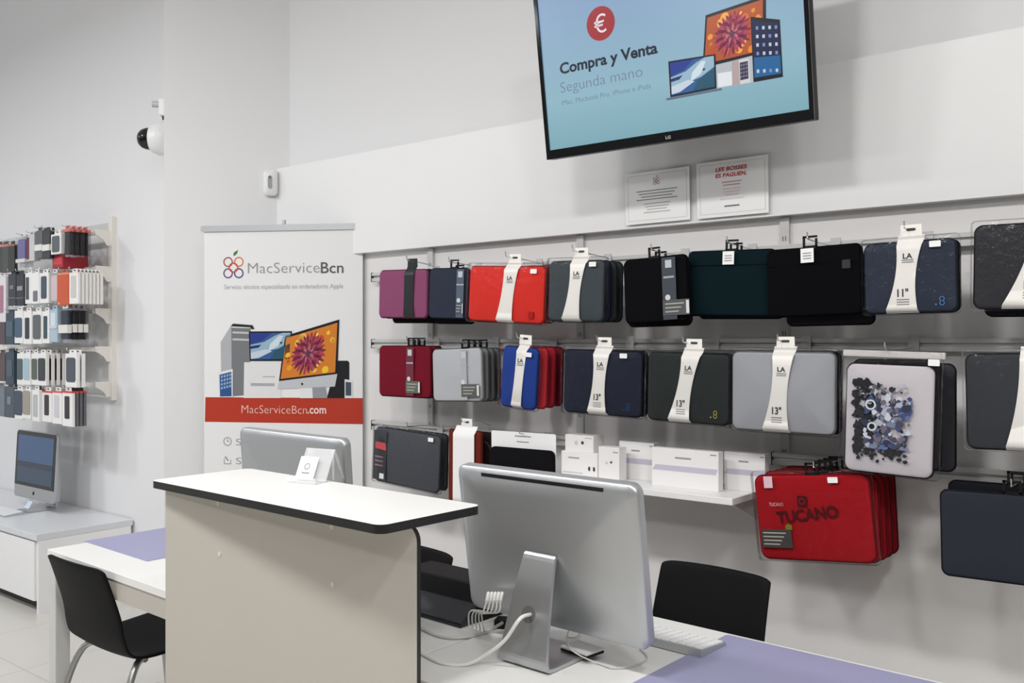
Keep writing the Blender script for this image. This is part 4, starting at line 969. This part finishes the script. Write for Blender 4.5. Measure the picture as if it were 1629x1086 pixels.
# ------------------------------------------------------------------ phone accessory rack on the left wall
ux = at_y(183, 500, PH).x
zt, zb = at_y(183, 345, PH).z, at_y(183, 636, PH).z
t = thing('rack_upright', 'tall white upright at right end of phone accessory rack', 'shelf upright', (ux, PH, zb))
IV = mat('ivory_metal', (232, 228, 220), .4)
MB().box(-.02, .02, -.03, 0, 0, zt-zb, IV).build('strip', t)
RY = 2.655
LZ = [at_y(168, yy, RY).z for yy in (372, 430, 498, 559, 616)]
for k, z in enumerate(LZ):
    zz = z - zb
    MB().prism([(-.03, -.06), (-.03, .03), (-.12, .03), (-.12, .0), (-.10, -.01), (-.07, -.03), (-.05, -.06)][::-1], -.004, .004, IV, M=Matrix.Translation((0, 0, zz)) @ Matrix.Rotation(R(90), 4, 'Z')).build('bracket', t)
LROW = ('top', 'second', 'third', 'fourth', 'lowest')
for k, z in enumerate(LZ):
    o = MB().box(-1.5, 0.0, -.012, .012, -.012, .012, IV).build('rack_rail', loc=(ux-.012, RY-.02, z+.012))
    tag(o, 'pale rail of the %s row on the phone accessory rack' % LROW[k], 'display rail', 'rails of the phone accessory rack')
o = MB().box(-1.5, 0, -.006, 0, 0, zt-zb-.06, mat('rack_shade', (206, 207, 206), .35)).build('rack_shade_panel', loc=(ux-.03, PH-.001, zb+.03))  # grey sheet stands in for the shade on the wall behind the packs
tag(o, 'pale grey sheet standing in for wall shade behind the phone accessory packs', 'panel')

def pack(l, r, top, bot, Y, th_, label, row, body=(236, 235, 233), inset=None, cap=None, strip=None, clear=False, dy=0.0, tabc=None):
    """hanging retail pack: carton with hang tab, a shown case (inset), a coloured top (cap) or mid label (strip)"""
    ym = (top+bot)/2
    a, b = at_y(l, ym, Y), at_y(r, ym, Y); zt_, zb_ = at_y((l+r)/2, top, Y).z, at_y((l+r)/2, bot, Y).z
    w, h = b.x-a.x, zt_-zb_
    t = thing('phone_case_pack', label, 'phone case', ((a.x+b.x)/2, Y+dy, zt_), group='phone case packs on the %s row of the rack' % LROW[row])
    hb = h - .022
    MB().box(-w/2, w/2, 0, th_, -h, -.022, CLEAR if clear else carton(body)).build('carton', t, bevel=0 if clear else .002)
    mb = MB().prism([(-w*.3, -.024), (w*.3, -.024), (w*.28, 0), (-w*.28, 0)], th_*.45, th_*.45+.002, carton(tabc or body) if not clear else carton(tabc or (226, 226, 228)))
    mb.flat(rrect(.022, .007, .003, 3), 0, SLOT, Matrix.Translation((0, th_*.45-.0005, -.010))); mb.build('hang_tab', t)
    if inset:
        iw, ih = w*inset[1], hb*inset[2]; zc_ = -.022 - hb*inset[3]
        y0, y1 = (th_*.2, th_*.8) if clear else (-.003, .001)
        MB().prism(rrect(iw, ih, min(iw, ih)*.16, 4), y0, y1, carton(inset[0]), M=Matrix.Translation((inset[4]*w if len(inset) > 4 else 0, 0, zc_))).build('shown_case', t)
    if cap: MB().box(-w/2-.0005, w/2+.0005, -.001, th_+.001, -.022-hb*cap[1], -.0215, carton(cap[0])).build('top_flap', t)
    if strip: MB().box(-w/2-.0008, w/2+.0008, -.0045, th_*.95, -.022-hb*strip[2], -.022-hb*strip[1], carton(strip[0])).build('label_strip', t)
    return t, (a.x+b.x)/2, zt_
def lhook(X, z, Y, row, label):
    zr = LZ[row]+.012; L = (RY-.032) - (Y-.02)
    o = MB().tube(smooth_path([(0, 0, 0), (0, -L*.5, (z-zr)*.8), (0, -L, z-zr), (0, -L-.003, z-zr+.014)], 3), .002, CHROME, 6).build('rack_hook', loc=(X, RY-.032, zr))
    tag(o, label, 'display hook', 'hooks of the phone accessory rack')
def packs(l, r, top, bot, row, label, n=1, gap=.028, Y=2.47, th_=.02, behind=None, **k):
    t, X, z = pack(l, r, top, bot, Y, th_, label, row, **k)
    for j in range(1, n):
        pack(l, r, top, bot, Y, th_, '%s pack behind the %s' % (ORD[j], label), row, dy=gap*j, **(behind or k))
    lhook(X, z-.006, Y, row, 'hook holding the %s' % label)
# top row
packs(-7, 3, 384, 433, 0, 'dark pack with pink top at the left frame edge', 2, body=(60, 62, 62), cap=((206, 130, 130), .08))
packs(3, 13, 383, 433, 0, 'dark olive pack with pink top, left part of top row', 1, body=(70, 74, 72), cap=((196, 120, 120), .08))
packs(13, 23, 383, 432, 0, 'near black pack, left of the violet one on top row', 1, body=(46, 48, 44), cap=((150, 110, 100), .06))
packs(26, 40, 371, 424, 0, 'violet case in clear pack, on the top row', 2, .03, clear=True, inset=((122, 120, 170), .8, .7, .42), strip=((214, 214, 210), .74, .86))
packs(43, 54, 368, 415, 0, 'pale grey pack with dark red edge, on the top row', 2, .02, body=(200, 202, 200), inset=((110, 40, 50), .3, .85, .5, -.35))
packs(56, 67, 361, 411, 0, 'grey pack with white label, left of its twin', 2, .03, body=(96, 98, 100), strip=((226, 226, 222), .50, .72))
packs(68, 79, 361, 411, 0, 'charcoal pack with white label, beside the red box', 2, .025, body=(56, 58, 62), strip=((226, 226, 222), .50, .72))
packs(81, 97, 366, 404, 0, 'white pack showing grey case, above the red box', 1, body=(232, 232, 230), inset=((88, 96, 102), .72, .8, .5))
packs(99, 112, 358, 408, 0, 'clear pack with red top and black case, right of top row', 4, .033, th_=.018, clear=True, inset=((40, 36, 40), .55, .86, .5), cap=((206, 110, 104), .10), tabc=(214, 130, 124))
a = at_y(83, 413, 2.50); b = at_y(100, 413, 2.50); zz0, zz1 = at_y(91, 426, 2.50).z, at_y(91, 401, 2.50).z
t = thing('accessory_box', 'red box under the clear packs, ledge of the top row', 'accessory box', ((a.x+b.x)/2, 2.50, zz0), group='phone case packs on the top row of the rack')
MB().box((a.x-b.x)/2, (b.x-a.x)/2, 0, .15, 0, zz1-zz0, carton((170, 30, 46))).build('carton', t, bevel=.003)
MB().box((a.x-b.x)/2+.01, (b.x-a.x)/2-.01, -.001, 0, .02, zz1-zz0-.03, carton((196, 60, 70))).build('label', t)
# second row
packs(-5, 9, 434, 512, 1, 'tall white pack with pink picture at left edge', 1, body=(224, 220, 224), inset=((170, 120, 140), .5, .6, .5))
packs(13, 25, 430, 486, 1, 'navy pack with pale streak, left of its darker twin', 2, .02, body=(50, 54, 64), inset=((120, 120, 122), .5, .12, .42), strip=((96, 104, 118), .74, .78))
packs(26, 38, 430, 486, 1, 'black navy pack beside the white window packs', 1, body=(42, 45, 54), inset=((150, 148, 146), .7, .14, .45), strip=((90, 98, 112), .74, .78))
packs(40, 51, 428, 483, 1, 'white pack with narrow dark window, on second row', 2, .03, inset=((72, 74, 82), .4, .72, .5, -.15))
packs(51, 62, 428, 483, 1, 'white pack with grey corner picture, on second row', 1, inset=((112, 116, 126), .6, .34, .75))
packs(63, 77, 428, 482, 1, 'white pack showing slate case, left of the orange one', 2, .02, inset=((66, 78, 92), .6, .74, .48))
packs(79, 91, 428, 482, 1, 'clear pink pack with pale case, left of the orange one', 1, clear=True, inset=((226, 206, 210), .8, .85, .5))
packs(91, 109, 428, 485, 1, 'bright orange pack in the middle of second row', 1, body=(200, 84, 44), cap=((216, 150, 120), .05))
packs(110, 124, 427, 483, 1, 'white slim carton, front of the stack at right of second row', 7, .0215, th_=.017, inset=((206, 198, 194), .55, .7, .45), cap=((240, 222, 212), .03), behind=dict(body=(234, 231, 226)))
# third row
packs(-3, 8, 490, 548, 2, 'dark plum pack at the left frame edge of third row', 1, Y=2.55, body=(86, 70, 76))
packs(9, 22, 492, 548, 2, 'dark teal pack, left of the white framed navy packs', 2, .02, body=(48, 68, 80), inset=((70, 94, 108), .8, .5, .5))
packs(23, 36, 488, 546, 2, 'white framed pack with navy case, on third row', 3, .028, inset=((66, 88, 114), .86, .6, .52))
packs(37, 50, 489, 547, 2, 'white framed pack with black navy case, on third row', 1, inset=((44, 46, 62), .5, .64, .52))
packs(52, 66, 489, 547, 2, 'white pack showing grey case, centre of third row', 1, inset=((92, 96, 100), .84, .74, .48))
packs(67, 78, 489, 546, 2, 'white pack with blue black window beside the light blue one', 1, inset=((54, 74, 86), .5, .7, .5))
packs(79, 91, 486, 544, 2, 'light blue pack in the third row', 1, body=(170, 192, 206), inset=((206, 222, 232), .6, .5, .35), strip=((206, 204, 214), .5, .58))
packs(94, 108, 484, 545, 2, 'clear pack with navy case and white label, right of third row', 4, .032, th_=.022, clear=True, inset=((46, 56, 74), .72, .84, .48), strip=((224, 222, 216), .48, .72), behind=dict(clear=True, inset=((24, 25, 28), .6, .86, .48), strip=((228, 226, 220), .46, .70)))
# fourth row
packs(-4, 8, 556, 606, 3, 'dark brown pack at the left frame edge of fourth row', 1, body=(84, 70, 72))
packs(9, 22, 554, 612, 3, 'dark slate pack, leftmost full pack of fourth row', 2, .02, body=(54, 68, 80), inset=((72, 90, 104), .7, .5, .5))
packs(27, 37, 556, 612, 3, 'white framed pack with teal case, on fourth row', 2, .02, inset=((70, 92, 96), .85, .66, .5))
packs(37, 48, 556, 612, 3, 'white framed pack with sky blue case, on fourth row', 2, .02, inset=((164, 190, 200), .85, .68, .5))
packs(50, 60, 556, 612, 3, 'white framed pack with olive case, on fourth row', 1, inset=((84, 92, 84), .8, .66, .5))
packs(60, 73, 556, 613, 3, 'white framed pack with black case, centre of fourth row', 4, .032, inset=((48, 56, 60), .85, .70, .5), behind=dict(body=(236, 234, 230), inset=((44, 40, 42), .34, .68, .5, .3)))
packs(104, 122, 556, 616, 3, 'white framed pack with slate case, right end of fourth row', 2, .03, inset=((76, 80, 92), .8, .72, .48))
# lowest row
packs(-6, 7, 609, 662, 4, 'blue grey pack at the left frame edge of lowest row', 1, body=(112, 122, 132))
packs(8, 22, 609, 664, 4, 'slate pack with pale spot, left part of lowest row', 2, .02, body=(74, 84, 94), inset=((120, 132, 144), .4, .25, .45))
packs(23, 36, 614, 666, 4, 'white based pack with navy case, on lowest row', 1, inset=((60, 72, 88), .95, .84, .45))
packs(36, 49, 614, 666, 4, 'white based pack with beige case, on lowest row', 1, inset=((158, 150, 140), .9, .82, .44))
packs(51, 62, 614, 670, 4, 'white pack with frosted grey window, on lowest row', 2, .025, inset=((182, 186, 190), .6, .7, .5), behind=dict(body=(70, 74, 82)))
packs(67, 82, 616, 671, 4, 'white boxed case with black window, left of three at right', 1, inset=((52, 46, 54), .45, .66, .45), cap=((208, 70, 66), .05))
packs(83, 98, 616, 674, 4, 'white boxed case with white window, middle of three at right', 1, inset=((206, 202, 210), .5, .68, .46), cap=((214, 96, 90), .05))
packs(99, 115, 616, 678, 4, 'white boxed case with black window, rightmost of lowest row', 4, .022, th_=.016, inset=((46, 42, 50), .45, .64, .46), cap=((208, 70, 66), .05), behind=dict(body=(96, 98, 102), cap=((208, 76, 72), .05)))
